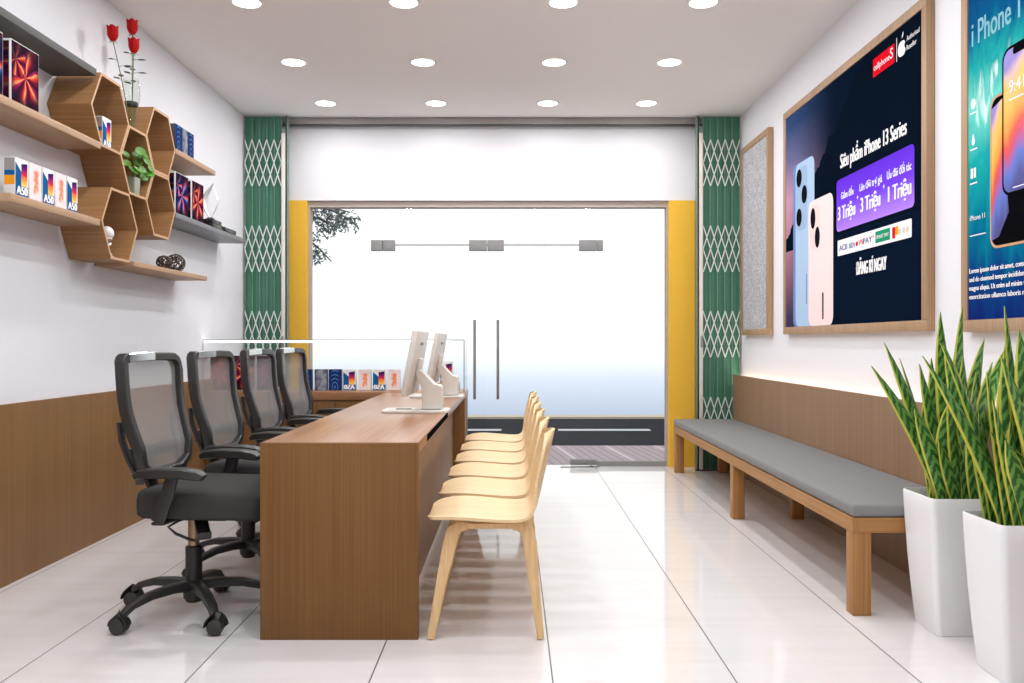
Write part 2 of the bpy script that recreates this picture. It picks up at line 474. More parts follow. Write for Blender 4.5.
# ------------------------------------------------------------------ mesh builder
class MB:
    def __init__(s):
        s.bm = bmesh.new()
        s.mi = 0
        s.uv = None

    def _f(s, vs):
        try:
            f = s.bm.faces.new(vs)
            f.material_index = s.mi
            return f
        except ValueError:
            return None

    def box(s, x0, x1, y0, y1, z0, z1, bev=0.0, seg=2):
        r = bmesh.ops.create_cube(s.bm, size=1.0)
        vs = r['verts']
        for v in vs:
            v.co = Vector((x0 + (v.co.x + .5) * (x1 - x0), y0 + (v.co.y + .5) * (y1 - y0), z0 + (v.co.z + .5) * (z1 - z0)))
        fs = set(f for v in vs for f in v.link_faces)
        for f in fs:
            f.material_index = s.mi
        if bev > 0:
            es = list(set(e for v in vs for e in v.link_edges))
            r = bmesh.ops.bevel(s.bm, geom=es, offset=bev, segments=seg, profile=0.5, affect='EDGES')
            for f in r['faces']:
                f.material_index = s.mi
        return s

    def loft(s, rings, cap=True, closed=False):
        vr = [[s.bm.verts.new(p) for p in r] for r in rings]
        n = len(vr[0])
        m = len(vr)
        for i in range(m if closed else m - 1):
            a, b = vr[i], vr[(i + 1) % m]
            for j in range(n):
                s._f([a[j], a[(j + 1) % n], b[(j + 1) % n], b[j]])
        if cap and not closed:
            s._f(list(reversed(vr[0])))
            s._f(vr[-1])
        return vr

    def tube(s, path, r, seg=8, closed=False, up=None, flat=None):
        """sweep a circle (or, with flat=(a,b), an a x b ellipse) along a path"""
        P = [Vector(p) for p in path]
        n = len(P)
        R = r if isinstance(r, (list, tuple)) else [r] * n
        T = []
        for i in range(n):
            if closed:
                t = P[(i + 1) % n] - P[i - 1]
            else:
                t = P[min(i + 1, n - 1)] - P[max(i - 1, 0)]
            T.append(t.normalized())
        u = Vector(up) if up else (Vector((0, 0, 1)) if abs(T[0].z) < 0.9 else Vector((1, 0, 0)))
        rings = []
        for i in range(n):
            u = (u - T[i] * u.dot(T[i]))
            if u.length < 1e-6:
                u = T[i].orthogonal()
            u.normalize()
            w = T[i].cross(u)
            fa, fb = flat if flat else (1, 1)
            rings.append([P[i] + (u * math.cos(2 * PI * k / seg) * fa + w * math.sin(2 * PI * k / seg) * fb) * R[i] for k in range(seg)])
        s.loft(rings, True, closed)
        return s

    def bar(s, path, a, b, up=None, closed=False, sc_=None):
        """sweep a rectangle: a across 'up', b along 'up'"""
        P = [Vector(p) for p in path]
        n = len(P)
        u = Vector(up) if up else None
        rings = []
        for i in range(n):
            t = (P[(i + 1) % n] - P[i - 1]) if closed else (P[min(i + 1, n - 1)] - P[max(i - 1, 0)])
            t.normalize()
            if u is None:
                u = Vector((0, 0, 1)) if abs(t.z) < 0.9 else Vector((1, 0, 0))
            uu = (u - t * u.dot(t)).normalized()
            w = t.cross(uu)
            k = sc_[i] if sc_ else 1.0
            ha, hb = a / 2 * k, b / 2 * k
            c = 0.25
            pts = []
            for (p, q) in ((1, 1 - c), (1 - c, 1), (-1 + c, 1), (-1, 1 - c), (-1, -1 + c), (-1 + c, -1), (1 - c, -1), (1, -1 + c)):
                pts.append(P[i] + w * ha * p + uu * hb * q)
            rings.append(pts)
        s.loft(rings, True, closed)
        return s

    def lathe(s, prof, c=(0, 0, 0), seg=20, cap=True):
        c = Vector(c)
        rings = [[c + Vector((r * math.cos(2 * PI * k / seg), r * math.sin(2 * PI * k / seg), z)) for k in range(seg)] for r, z in prof]
        s.loft(rings, cap)
        return s

    def ball(s, c, r, seg=12):
        r = r if isinstance(r, (tuple, list)) else (r, r, r)
        res = bmesh.ops.create_uvsphere(s.bm, u_segments=seg, v_segments=max(6, seg * 2 // 3), radius=1.0)
        for v in res['verts']:
            v.co = Vector(c) + Vector((v.co.x * r[0], v.co.y * r[1], v.co.z * r[2]))
        for f in set(f for v in res['verts'] for f in v.link_faces):
            f.material_index = s.mi
        return s

    def prism(s, pts, y0, y1):
        """outline in XZ, extruded from y0 to y1"""
        s.loft([[Vector((x, y0, z)) for x, z in pts], [Vector((x, y1, z)) for x, z in pts]])
        return s

    def disc(s, cx, cz, rx, rz, y0, y1, seg=20):
        return s.prism([(cx + rx * math.cos(2 * PI * k / seg), cz + rz * math.sin(2 * PI * k / seg)) for k in range(seg)], y0, y1)

    def rrect(s, x0, x1, z0, z1, r, y0, y1, seg=5):
        pts = []
        for cx, cz, a0 in ((x1 - r, z1 - r, 0), (x0 + r, z1 - r, PI / 2), (x0 + r, z0 + r, PI), (x1 - r, z0 + r, 1.5 * PI)):
            for k in range(seg + 1):
                a = a0 + PI / 2 * k / seg
                pts.append((cx + r * math.cos(a), cz + r * math.sin(a)))
        return s.prism(pts, y0, y1)

    def text(s, body, x, z, h, y=0.0, width=None, align='LEFT', bold=0.0, depth=0.0006, mirror=False, italic=0.0):
        """lettering standing in the XZ plane facing -Y; h is the capital height"""
        cu = bpy.data.curves.new('txt', 'FONT')
        cu.body = body
        cu.size = 1.0
        cu.extrude = 0.0
        cu.offset = 0.0
        cu.resolution_u = 3
        ob = bpy.data.objects.new('txt', cu)
        C.objects.link(ob)
        dg = bpy.context.evaluated_depsgraph_get()
        me = bpy.data.meshes.new_from_object(ob.evaluated_get(dg))
        bpy.data.objects.remove(ob)
        bpy.data.curves.remove(cu)
        if not me.vertices:
            return s
        xs = [v.co.x for v in me.vertices]
        x0, x1 = min(xs), max(xs)
        k = h / 0.72
        kx = k if width is None else width / (x1 - x0)
        w = (x1 - x0) * kx
        ox = x - (0 if align == 'LEFT' else w / 2 if align == 'CENTER' else w)
        vs = []
        for v in me.vertices:
            px = (v.co.x - x0) * kx
            if mirror:
                px = w - px
            vs.append(s.bm.verts.new((ox + px + v.co.y * k * italic, y - depth, z + v.co.y * k)))
        sh = [0.0] + ([bold * k * 1.1, -bold * k * 1.1] if bold > 0 else [])
        for dx in sh:
            vv = vs if dx == 0 else [s.bm.verts.new(v.co + Vector((dx, -.0002 if dx > 0 else -.0004, 0))) for v in vs]
            for p in me.polygons:
                idx = list(p.vertices)
                if mirror:
                    idx.reverse()
                s._f([vv[i] for i in idx])
        bpy.data.meshes.remove(me)
        return s

    def build(s, name, mats, parent=None, label=None, smooth=True, ang=38):
        bm = s.bm
        bmesh.ops.recalc_face_normals(bm, faces=bm.faces)
        lim = math.radians(ang)
        for f in bm.faces:
            f.smooth = smooth
        for e in bm.edges:
            if len(e.link_faces) == 2:
                if e.calc_face_angle(0) > lim:
                    e.smooth = False
        me = bpy.data.meshes.new(name)
        bm.to_mesh(me)
        bm.free()
        for m in (mats if isinstance(mats, (list, tuple)) else [mats]):
            me.materials.append(m)
        o = bpy.data.objects.new(name, me)
        C.objects.link(o)
        if parent:
            o.parent = parent
        if label:
            o['label'] = label
        return o


def thing(name, label, cat, loc=(0, 0, 0), rz=0.0, group=None):
    o = bpy.data.objects.new(name, None)
    C.objects.link(o)
    o.location = loc
    o.rotation_euler = (0, 0, rz)
    o.empty_display_size = 0.1
    o['label'] = label
    o['category'] = cat
    if group:
        o['group'] = group
    return o


def struct(o, label, cat='structure'):
    o['kind'] = 'structure'
    o['label'] = label
    o['category'] = cat
    return o


def copy_thing(src, loc, label, rz=None):
    def cp(o, par):
        c = o.copy()
        C.objects.link(c)
        if par:
            c.parent = par
        for ch in [x for x in KIDS.get(o.name, [])]:
            cp(ch, c)
        return c
    KIDS = {}
    for ob in list(C.objects):
        if ob.parent:
            KIDS.setdefault(ob.parent.name, []).append(ob)
    r = cp(src, None)
    r.location = loc
    if rz is not None:
        r.rotation_euler = (0, 0, rz)
    r['label'] = label
    return r


# ------------------------------------------------------------------ room shell
XL, XR, H, YN, YB = -2.32, 1.98, 3.065, -1.2, 7.70
struct(MB().box(XL - .1, XR + .1, YN - .1, 7.83, -.12, 0).build('floor', M['floor']), 'glossy white tiled shop floor with thin dark joints', 'floor')
struct(MB().box(XL - .1, XR + .1, YN - .1, 7.9, H, H + .15).build('ceiling', M['ceiling']), 'plain off-white ceiling with round downlights', 'ceiling')
struct(MB().box(XL - .1, XL, YN - .1, 7.9, 0, H).build('wall_left', M['wall']), 'white wall behind the hexagon shelves', 'wall')
struct(MB().box(XR, XR + .1, YN - .1, 7.9, 0, H).build('wall_right', M['wall']), 'white wall behind the posters and bench', 'wall')
struct(MB().box(XL, XR, YN - .1, YN, 0, H).build('wall_front', M['wall']), 'white wall at the rear of the shop', 'wall')
b = MB().box(XL, XR, YB, 7.9, 2.36, H)
b.box(XL, -1.99, YB, 7.9, 0, 2.36).box(1.63, XR, YB, 7.9, 0, 2.36)
struct(b.build('wall_back', M['header']), 'white wall and beam above the glass shopfront', 'wall')
struct(MB().box(-1.989, -1.81, YB - .02, 7.9, 0, 2.358).build('trim_1', M['yellow']), 'yellow painted pier left of the glass shopfront', 'pier')
struct(MB().box(1.385, 1.615, YB - .02, 7.9, 0, 2.358).build('trim_2', M['yellow']), 'yellow painted pier right of the glass shopfront', 'pier')
b = MB().box(-1.81, 1.385, 7.73, 7.83, 2.305, 2.358).box(-1.81, -1.797, 7.73, 7.83, 0, 2.305).box(1.372, 1.385, 7.73, 7.83, 0, 2.305)
struct(b.build('trim_3', M['doorframe']), 'taupe frame around the glass shopfront', 'frame')
# wainscot and bench backing
struct(MB().box(XL, XL + .018, YN, 7.40, 0, .825).build('trim_4', M['panel_l']), 'brown wood wainscot along the left wall', 'panelling')
b = MB().box(XR - .085, XR - .067, YN, 7.46, 0, .828)
struct(b.build('trim_5', M['panel_r']), 'brown wood panelling behind the bench', 'panelling')
b = MB().box(XR - .067, XR, YN, 7.46, .0, .745)
struct(b.build('trim_6', M['panel_r']), 'ledge carrying the light strip behind the bench panelling', 'ledge')
t = thing('led_strip', 'warm glowing light strip along the top of the panelling behind the bench', 'light', (XR - .016, 0, .745))
MB().box(-.008, .008, 1.0, 7.45, .001, .013).build('light_tape', M['led'], t)

# ---- glass shopfront
GY = 7.77
xs0, xs1, xs2, xs3, xs4 = -1.785, -1.15, -.222, .756, 1.372
zt = 1.973


def pane(o_name, x0, x1, z0, z1, label, cat):
    o = MB().box(x0, x1, GY - .005, GY + .005, z0, z1).build(o_name, M['glass'])
    return struct(o, label, cat)


w1 = pane('window_1', xs0, xs4, zt + .002, 2.305, 'fixed glass transom above the glass doors', 'window')
w2 = pane('window_2', xs0, xs1 - .003, 0.0, zt - .002, 'fixed glass side pane left of the doors', 'window')
w3 = pane('window_3', xs3 + .003, xs4, 0.0, zt - .002, 'fixed glass side pane right of the doors', 'window')
d1 = pane('door_1', xs1 + .002, xs2 - .002, .012, zt - .002, 'left frameless glass door leaf', 'door')
d2 = pane('door_2', xs2 + .002, xs3 - .002, .012, zt - .002, 'right frameless glass door leaf', 'door')
for w, x0, x1 in ((w2, xs0, xs1), (w3, xs3, xs4)):
    MB().box(x0, x1, GY - .02, GY + .02, 0, .045).build('sill_channel', M['satin'], w, 'grey metal channel under the side pane')


def patch(par, x0, x1, z0, z1):
    MB().box(x0, x1, GY - .025, GY + .025, z0, z1, .004).build('patch_fitting', M['satin'], par, 'grey metal patch fitting')


patch(w2, -1.258, xs1 - .003, 1.92, 2.017)
patch(d1, xs1 + .002, -1.044, 1.92, 2.017)
patch(d1, -.383, xs2 - .002, 1.92, 2.017)
patch(d2, xs2 + .002, -.072, 1.92, 2.017)
patch(d2, .60, xs3 - .002, 1.92, 2.017)
patch(w3, xs3 + .003, .812, 1.92, 2.017)
patch(d2, .52, xs3 - .002, .012, .062)
patch(d1, xs1 + .002, -.90, .012, .10)
MB().box(xs1, xs3, GY - .008, GY + .008, zt - .004, zt + .006).build('transom_seam', M['satin'], w1, 'thin grey seam below the transom')
for dr, x in ((d1, -.331), (d2, -.125)):
    b = MB().tube([(x, GY - .07, .60), (x, GY - .07, 1.303)], .0125, 12)
    for z in (.72, 1.18):
        b.tube([(x, GY - .07, z), (x, GY - .004, z)], .007, 8)
    b.build('pull_handle', M['steel'], dr, 'long vertical steel pull handle')
t = thing('floor_hinge', 'flat steel floor hinge plate under the right glass door', 'hinge', (.60, GY - .07, 0))
MB().box(-.17, .17, -.03, .03, .0005, .006, .002).build('cover_plate', M['steel'], t)
MB().lathe([(.018, .006), (.018, .012), (.01, .012)], (.1, 0, 0), 12).build('spindle', M['gatedark'], t)

# ---- outside
struct(MB().box(-14, 14, 7.83, 9.33, -.15, -.004).build('sidewalk', M['sidewalk']), 'mauve paved sidewalk outside the glass doors', 'sidewalk')
struct(MB().box(-40, 40, 9.33, 12.6, -.15, -.01).build('road', M['road']), 'dark asphalt road with white dashes outside', 'road')
struct(MB().box(-40, 40, 12.6, 12.95, -.15, .02).build('kerb', M['kerb']), 'pale kerb on the far side of the road', 'kerb')

t = thing('street_tree', 'grey-green tree whose leafy twigs hang into view beyond the glass, upper left', 'tree', (-4.2, 10.7, -.004))
b = MB()
b.tube([(0, 0, 0), (.03, .02, 1.0), (-.03, .0, 2.0), (.02, .05, 3.0), (0, 0, 4.2)], [.13, .11, .10, .08, .05], 10)
b.build('trunk', M['bark'], t)
lf = MB()
br = MB()
rnd = random.Random(5)
limbs = [((0, 0, 2.7), (1.0, .1, 3.25), (2.22, .1, 2.62)), ((0, 0, 2.6), (1.25, .0, 2.95), (1.98, .0, 2.10)), ((0, 0, 2.65), (1.3, .1, 3.0), (2.02, .1, 2.52)),
         ((0, 0, 3.0), (1.2, .3, 3.6), (2.15, .4, 3.1)), ((0, 0, 2.9), (-.9, .3, 3.4), (-1.6, .2, 3.5)),
         ((0, 0, 3.4), (.3, -.5, 4.0), (.7, -.9, 4.2)), ((0, 0, 3.3), (-.3, .7, 4.0), (-.5, 1.2, 4.3)), ((0, 0, 3.8), (.1, .1, 4.5), (.2, .2, 5.0)),
         ((0, 0, 2.75), (1.1, .25, 3.05), (2.15, .3, 2.75))]
for li, (a, m_, c) in enumerate(limbs):
    a, m_, c = Vector(a), Vector(m_), Vector(c)
    pts = [a * (1 - q) ** 2 + m_ * 2 * q * (1 - q) + c * q * q for q in [i / 10 for i in range(11)]]
    br.tube(pts, [.035 * (1 - i / 11) + .004 for i in range(11)], 6)
    for k in range(40):
        q = .35 + .65 * rnd.random()
        p = a * (1 - q) ** 2 + m_ * 2 * q * (1 - q) + c * q * q
        tw = p + Vector((rnd.uniform(-.12, .22), rnd.uniform(-.2, .2), rnd.uniform(-.24, .06)))
        br.tube([p, (p + tw) / 2 + Vector((0, 0, .02)), tw], [.004, .003, .002], 4)
        for j in range(13):
            cpos = p.lerp(tw, rnd.uniform(.2, 1.05)) + Vector((rnd.uniform(-.05, .05), rnd.uniform(-.05, .05), rnd.uniform(-.05, .04)))
            d = Vector((rnd.uniform(-1, 1), rnd.uniform(-1, 1), rnd.uniform(-1.1, .4))).normalized()
            w = d.orthogonal().normalized()
            nn = d.cross(w) * .006
            L = rnd.uniform(.04, .075)
            lf.loft([[cpos + w * .003, cpos + nn * .3, cpos - w * .003, cpos - nn * .3],
                     [cpos + d * L * .45 + w * .013, cpos + d * L * .45 + nn, cpos + d * L * .45 - w * .013, cpos + d * L * .45 + nn * .6],
                     [cpos + d * L + w * .001, cpos + d * L + nn * .2, cpos + d * L - w * .001, cpos + d * L - nn * .2]])
br.build('branches', M['bark'], t)
o = lf.build('foliage', M['treeleaf'], t)
o['kind'] = 'stuff'

# ---- folding gates and their rail
t = thing('gate_rail', 'grey steel rail of the folding gates under the ceiling across the shopfront', 'rail', (0, 7.62, 3.008))
MB().box(XL + .002, XR - .002, -.045, .045, .0, .056, .003).build('track', M['rail'], t)
MB().box(XL + .002, XR - .002, -.03, .03, -.006, -.001).build('track_lip', M['gatedark'], t)


def gate(side, label):
    sgn = 1 if side == 'L' else -1
    x_wall = XL + .012 if side == 'L' else XR - .012
    t = thing('folding_gate', label, 'gate', (x_wall, 7.50, 0), 0, 'folding gates')
    X = lambda v: sgn * v
    n, pw = 5, .063
    x0 = .008
    bands = [(2.45, 2.85), (1.71, 2.11), (.975, 1.375), (.235, .635)]
    for i in range(n):
        a, c = x0 + i * pw, x0 + (i + 1) * pw
        xa, xc = sorted((X(a + .002), X(c - .002)))
        # a slat folded to a shallow V
        xm = (xa + xc) / 2
        pts = [(xa, .005), (xm, .0), (xc, .005), (xc, .013), (xm, .008), (xa, .013)]
        bb = MB()
        bb.loft([[Vector((px, py, .015)) for px, py in pts], [Vector((px, py, 3.05)) for px, py in pts]])
        bb.build('slat', M['green'], t, smooth=False)
    for i in range(n + 1):
        xx = X(x0 + i * pw)
        MB().tube([(xx, -.004, .012), (xx, -.004, 3.05)], .0045, 6).build('picket', M['gateedge'], t, 'thin pale green upright')
    for z0, z2 in bands:
        z1 = (z0 + z2) / 2
        bb = MB()
        for i in range(n):
            a, c = X(x0 + i * pw), X(x0 + (i + 1) * pw)
            for (za, zc) in ((z0, z1), (z1, z2)):
                bb.bar([(a, -.013, za), (c, -.013, zc)], .0032, .009, up=(1, 0, 0))
                bb.bar([(c, -.018, za), (a, -.018, zc)], .0032, .009, up=(1, 0, 0))
        bb.build('scissor_lattice', M['lattice'], t)
    xa, xc = sorted((X(x0 + n * pw + .004), X(x0 + n * pw + .036)))
    MB().box(xa, xc, -.03, .03, .012, 2.90, .003).build('end_post', M['gatepost'], t, 'pale worn end post')
    xa, xc = sorted((X(x0 + n * pw + .037), X(x0 + n * pw + .049)))
    MB().box(xa, xc, -.02, .03, .012, 3.05).build('guide_channel', M['gatedark'], t, 'dark lock channel')
    xa, xc = sorted((X(x0 + n * pw + .050), X(x0 + n * pw + .058)))
    MB().box(xa, xc, -.03, .03, .012, 3.05, .002).build('edge_strip', M['gateedge'], t, 'green grey edge strip')
    bb = MB()
    lx = X(x0 + n * pw + .016)
    bb.box(lx - .011, lx + .011, -.036, -.03, 1.06, 1.16, .002)
    bb.tube([(lx, -.034, 1.11), (lx, -.048, 1.11)], .007, 8)
    bb.build('lock_plate', M['steel'], t, 'small steel lock')
    xa, xc = sorted((X(.0), X(x0 + n * pw + .064)))
    MB().box(xa, xc, -.022, .024, .0005, .012).build('floor_shoe', M['gatedark'], t)


gate('L', 'green folding gate with pale lattice, pushed against the left wall beside the showcase')
gate('R', 'green folding gate with pale lattice, pushed against the right wall behind the bench')

# ---- ceiling downlights
YL = [5.005, 6.079, 7.124]
XLs = [-1.526, -.622, .294, 1.100]
rows = ['nearest the viewer', 'in the middle', 'closest to the shopfront']
cols_ = ['at the left wall side', 'second from the left wall', 'second from the right wall', 'at the right wall side']
proto = None
for r, y in enumerate(YL):
    for c, x in enumerate(XLs):
        lab = 'round recessed ceiling downlight in the row %s, %s' % (rows[r], cols_[c])
        if proto is None:
            proto = thing('ceiling_downlight', lab, 'light', (x, y, H), 0, 'ceiling downlights')
            MB().lathe([(.078, -.001), (.080, -.006), (.095, -.008), (.098, -.001)], seg=28, cap=False).build('rim', M['lamprim'], proto)
            MB().lathe([(.078, -.001), (.077, -.004), (.04, -.005), (.002, -.005)], seg=28).build('diffuser', M['lamp'], proto)
        else:
            copy_thing(proto, (x, y, H), lab)
LIGHT_W = 6.8
for y in [.72, 1.79, 2.86, 3.93] + YL:
    for x in XLs:
        ld = bpy.data.lights.new('downlight_lamp', 'AREA')
        ld.shape = 'DISK'
        ld.size = .15
        ld.energy = LIGHT_W
        ld.color = (.985, .99, 1.0)
        lo = bpy.data.objects.new('downlight_lamp', ld)
        C.objects.link(lo)
        lo.location = (x, y, H - .012)

# ------------------------------------------------------------------ counter
CX0, CX1, CY0, CY1, CZ = -.9385, -.35, 3.24, 6.485, .734
t = thing('service_counter', 'long brown wood service counter carrying two white monitors', 'counter', (CX0, CY0, 0))
w, l = CX1 - CX0, CY1 - CY0
MB().box(0, w, .0405, l - .0405, CZ - .04, CZ, .001).build('worktop', M['counter_h'], t)
MB().box(0, w, .0, .04, 0, CZ, .0015).build('end_panel', M['counter_v'], t)
MB().box(0, w, l - .04, l, 0, CZ, .0015).build('end_panel', M['counter_v'], t)
MB().box(w - .105, w - .087, .041, l - .041, 0.0, CZ - .0415).build('front_panel', M['panel_r'], t)
b = MB().box(w - .0005, w + .0015, .34, 1.50, CZ - .034, CZ - .006)  # dark shade on the worktop edge, put in as a thin black strip
b.build('edge_shade', M['black_matt'], t, 'narrow black strip painting shade on the edge of the worktop')
MB().box(w - .0865, w - .08, .20, 2.4, CZ - .10, CZ - .042).build('shadow_strip', M['black_matt'], t)  # black strip on the front panel stands in for shadow below the worktop

# ------------------------------------------------------------------ back cabinet with glass showcase
BY0, BY1 = 6.505, 6.95
t = thing('display_cabinet', 'low brown wood drawer cabinet under the glass showcase at the back left', 'cabinet', (0, BY0, 0))
MB().box(-2.30, CX1, .0, .445, .672, CZ, .0015).build('cabinet_top', M['counter_h'], t)
MB().box(-2.298, CX1 - .004, .022, .44, .06, .6715).build('carcass', M['counter_v'], t)
MB().box(-2.29, CX1 - .02, .05, .42, .0, .0595).build('plinth', M['black_matt'], t)
nd = 4
dw = (CX1 - .004 + 2.298) / nd
for i in range(nd):
    x0 = -2.298 + i * dw
    dd = MB().box(x0 + .003, x0 + dw - .003, .004, .0215, .50, .664, .002).build('drawer', M['counter_v'], t)
    MB().tube([(x0 + dw / 2, .004, .60), (x0 + dw / 2, -.014, .60)], [.009, .013], 10).build('knob', M['black'], dd, 'small black knob')
    for k in range(2):
        xa = x0 + k * dw / 2
        pd = MB().box(xa + .003, xa + dw / 2 - .003, .004, .0215, .066, .495, .002).build('cupboard_door', M['counter_v'], t)
        MB().tube([(xa + dw / 4 + (.16 if k == 0 else -.16), .004, .44), (xa + dw / 4 + (.16 if k == 0 else -.16), -.014, .44)], [.008, .012], 10).build('knob', M['black'], pd, 'small black knob')

t = thing('glass_showcase', 'clear glass display case with a white light bar on the back cabinet', 'showcase', (0, BY0 + .005, CZ + .0005))
gx0, gx1, gy1, gz = -2.315, CX1 - .006, .435, .392
MB().box(gx0, gx1, 0, .005, .0, gz - .006).build('front_pane', M['case'], t)
MB().box(gx1 - .005, gx1, .0055, gy1 - .0055, .0, gz - .006).build('side_pane', M['case'], t)
MB().box(gx0, gx1, gy1 - .005, gy1, .0, gz - .006).build('back_pane', M['case'], t)
MB().box(gx0, gx1, 0, gy1, gz - .0055, gz).build('top_pane', M['case'], t)
b = MB()
b.box(gx0, gx1, -.0012, -.0002, gz - .006, gz)
b.box(gx1 - .006, gx1, -.0012, -.0002, 0, gz - .0062)
b.box(gx0, gx0 + .006, -.0012, -.0002, 0, gz - .0062)
b.build('glass_edge', M['casedark'], t, 'thin dark polished glass edge')
MB().box(gx0 + .01, gx1 - .12, .02, .045, gz - .022, gz - .0065, .002).build('light_bar', M['ledw'], t, 'glowing white light bar')


# ------------------------------------------------------------------ boxed phones and tablets
def phone_box(style, loc, rz, label, group, mirror=False, w=.098, h=.162, d=.05):
    key = (style, mirror)
    if key in PB:
        o = copy_thing(PB[key], loc, label, rz)
        o['group'] = group
        return o
    t = thing('phone_box', label, 'box', loc, rz, group)
    dark = style in ('wave', 'mist')
    MB().box(-w / 2, w / 2, 0, d, .0003, h, .0012).build('carton', M['cartondark' if dark else 'carton'], t)
    MB().box(-w / 2 + .001, w / 2 - .001, -.0008, -.0001, .0015, h - .0012).build('front_print', M[{'a50': 'p_a50', 'orange': 'p_orange', 'wave': 'p_wave', 'mist': 'p_mist'}[style]], t)
    if style == 'a50':
        MB().text('A50', 0, .008, .036, -.0009, width=.080, align='CENTER', bold=.07, mirror=mirror).build('lettering', M['ink_w'], t, 'white letters A50')
        bb = MB()
        bb.mi = 0
        bb.box(-w / 2 - .0008, -w / 2 - .0001, .003, d - .003, .085, h * .66)
        bb.mi = 1
        bb.box(-w / 2 - .0008, -w / 2 - .0001, .003, d - .003, .045, .0845)
        bb.mi = 2
        bb.box(-w / 2 - .0008, -w / 2 - .0001, .003, d - .003, h * .665, h - .004)
        bb.build('side_print', [M['ink_blue_mid'], M['ink_orange'], M['cartongrey']], t, 'side print in grey, blue and orange')
    PB[key] = t
    return t


M['ink_blue_mid'] = flat('mid_blue_ink', srgb(28, 96, 150))
PB = {}
TB = {}


def tablet_box(style, loc, rz, label, group, w=.218, h=.262, d=.045):
    if (style, w) in TB:
        o = copy_thing(TB[(style, w)], loc, label, rz)
        o['group'] = group
        return o
    t = thing('tablet_box', label, 'box', loc, rz, group)
    MB().box(-w / 2, w / 2, 0, d, .0003, h, .002).build('carton', M['carton'], t)
    MB().box(-w / 2 + .004, w / 2 - .004, -.0008, -.0001, .004, h - .004).build('front_print', M['p_' + style], t)
    bb = MB().box(-w / 2 - .0008, -w / 2 - .0001, .008, d - .008, .01, h - .01)
    bb.build('side_print', M['p_' + style], t)
    TB[(style, w)] = t
    return t


XF = -2.098          # front plane of the hexagons and shelves
XBX = -2.11          # front plane of the boxes
RZL = PI / 2         # boxes on the left wall face +X


def wall_shelf(y0, y1, z0, z1, mat, label):
    t = thing('wall_shelf', label, 'shelf', (XL, y0, z0), 0, 'plank shelves on the left wall')
    MB().box(.001, XF - XL, 0, y1 - y0, 0, z1 - z0, .0015).build('board', mat, t)
    return t


HS = .218
PC = (4.88, 2.11)
hexes = [((PC[0] - 1.5 * HS, PC[1] + HS * .866), 'upper left one holding one phone box'),
         (PC, 'middle one holding the small green potted plant'),
         ((PC[0] + 1.5 * HS, PC[1] + HS * .866), 'empty one at the upper right'),
         ((PC[0] + 1.5 * HS, PC[1] - HS * .866), 'empty one at the lower right'),
         ((PC[0] - HS, PC[1] - 2 * HS * .866), 'bottom one holding the white figurine')]


def hexpts(cy, cz, r):
    return [(cy + r * math.cos(k * PI / 3), cz + r * math.sin(k * PI / 3)) for k in range(6)]


for (cy, cz), lab in hexes:
    t = thing('hexagon_shelf', 'oak hexagon wall cubby, the ' + lab, 'shelf', (XL, cy, cz), 0, 'hexagon cubbies')
    ro, ri = HS - .0008, HS - .0165
    dpt = XF - XL
    P, Q = hexpts(0, 0, ro), hexpts(0, 0, ri)
    for k in range(6):
        (a0, a1), (b0, b1) = P[k], P[(k + 1) % 6]
        (c0, c1), (d0, d1) = Q[k], Q[(k + 1) % 6]
        e = .0
        ring0 = [Vector((.001, a0, a1)), Vector((.001, b0, b1)), Vector((.001, d0, d1)), Vector((.001, c0, c1))]
        ring1 = [v + Vector((dpt - .0025, 0, 0)) for v in ring0]
        bb = MB()
        bb.loft([ring0, ring1])
        o = bb.build('side_board', M['hex'], t, smooth=False)
    bb = MB()
    x0 = dpt - .0012
    for k in range(6):
        (a0, a1), (b0, b1) = P[k], P[(k + 1) % 6]
        (c0, c1), (d0, d1) = Q[k], Q[(k + 1) % 6]
        ring0 = [Vector((x0, a0, a1)), Vector((x0, b0, b1)), Vector((x0, d0, d1)), Vector((x0, c0, c1))]
        bb.loft([ring0, [v + Vector((.0012, 0, 0)) for v in ring0]])
    bb.build('edge_band', M['hexedge'], t, 'paler oak edge band', smooth=False)

hexbot = PC[1] + HS * .866 - HS * .866   # bottom of the upper left hexagon = centre of the middle one
wall_shelf(3.05, PC[0] - 2.0 * HS - .004, 2.093, 2.128, M['shelf'], 'oak plank shelf at the far upper left carrying tablet boxes')
wall_shelf(3.64, PC[0] - HS * 2 - .012, 1.700, 1.735, M['shelf'], 'short oak plank shelf at lower left carrying a row of phone boxes')
wall_shelf(3.05, PC[0] - 2 * HS - .05, 2.452, 2.488, M['darkshelf'], 'dark grey plank shelf, the topmost one on the left wall')
wall_shelf(5.43, 6.155, 2.285, 2.318, M['shelf'], 'oak plank shelf at upper right carrying dark blue phone boxes')
wall_shelf(5.43, 6.86, 1.885, 1.917, M['greyshelf'], 'grey plank shelf carrying tablet boxes and the trophy')
wall_shelf(4.83, 5.99, 1.530, 1.558, M['shelf'], 'lowest oak plank shelf carrying the two wire balls')

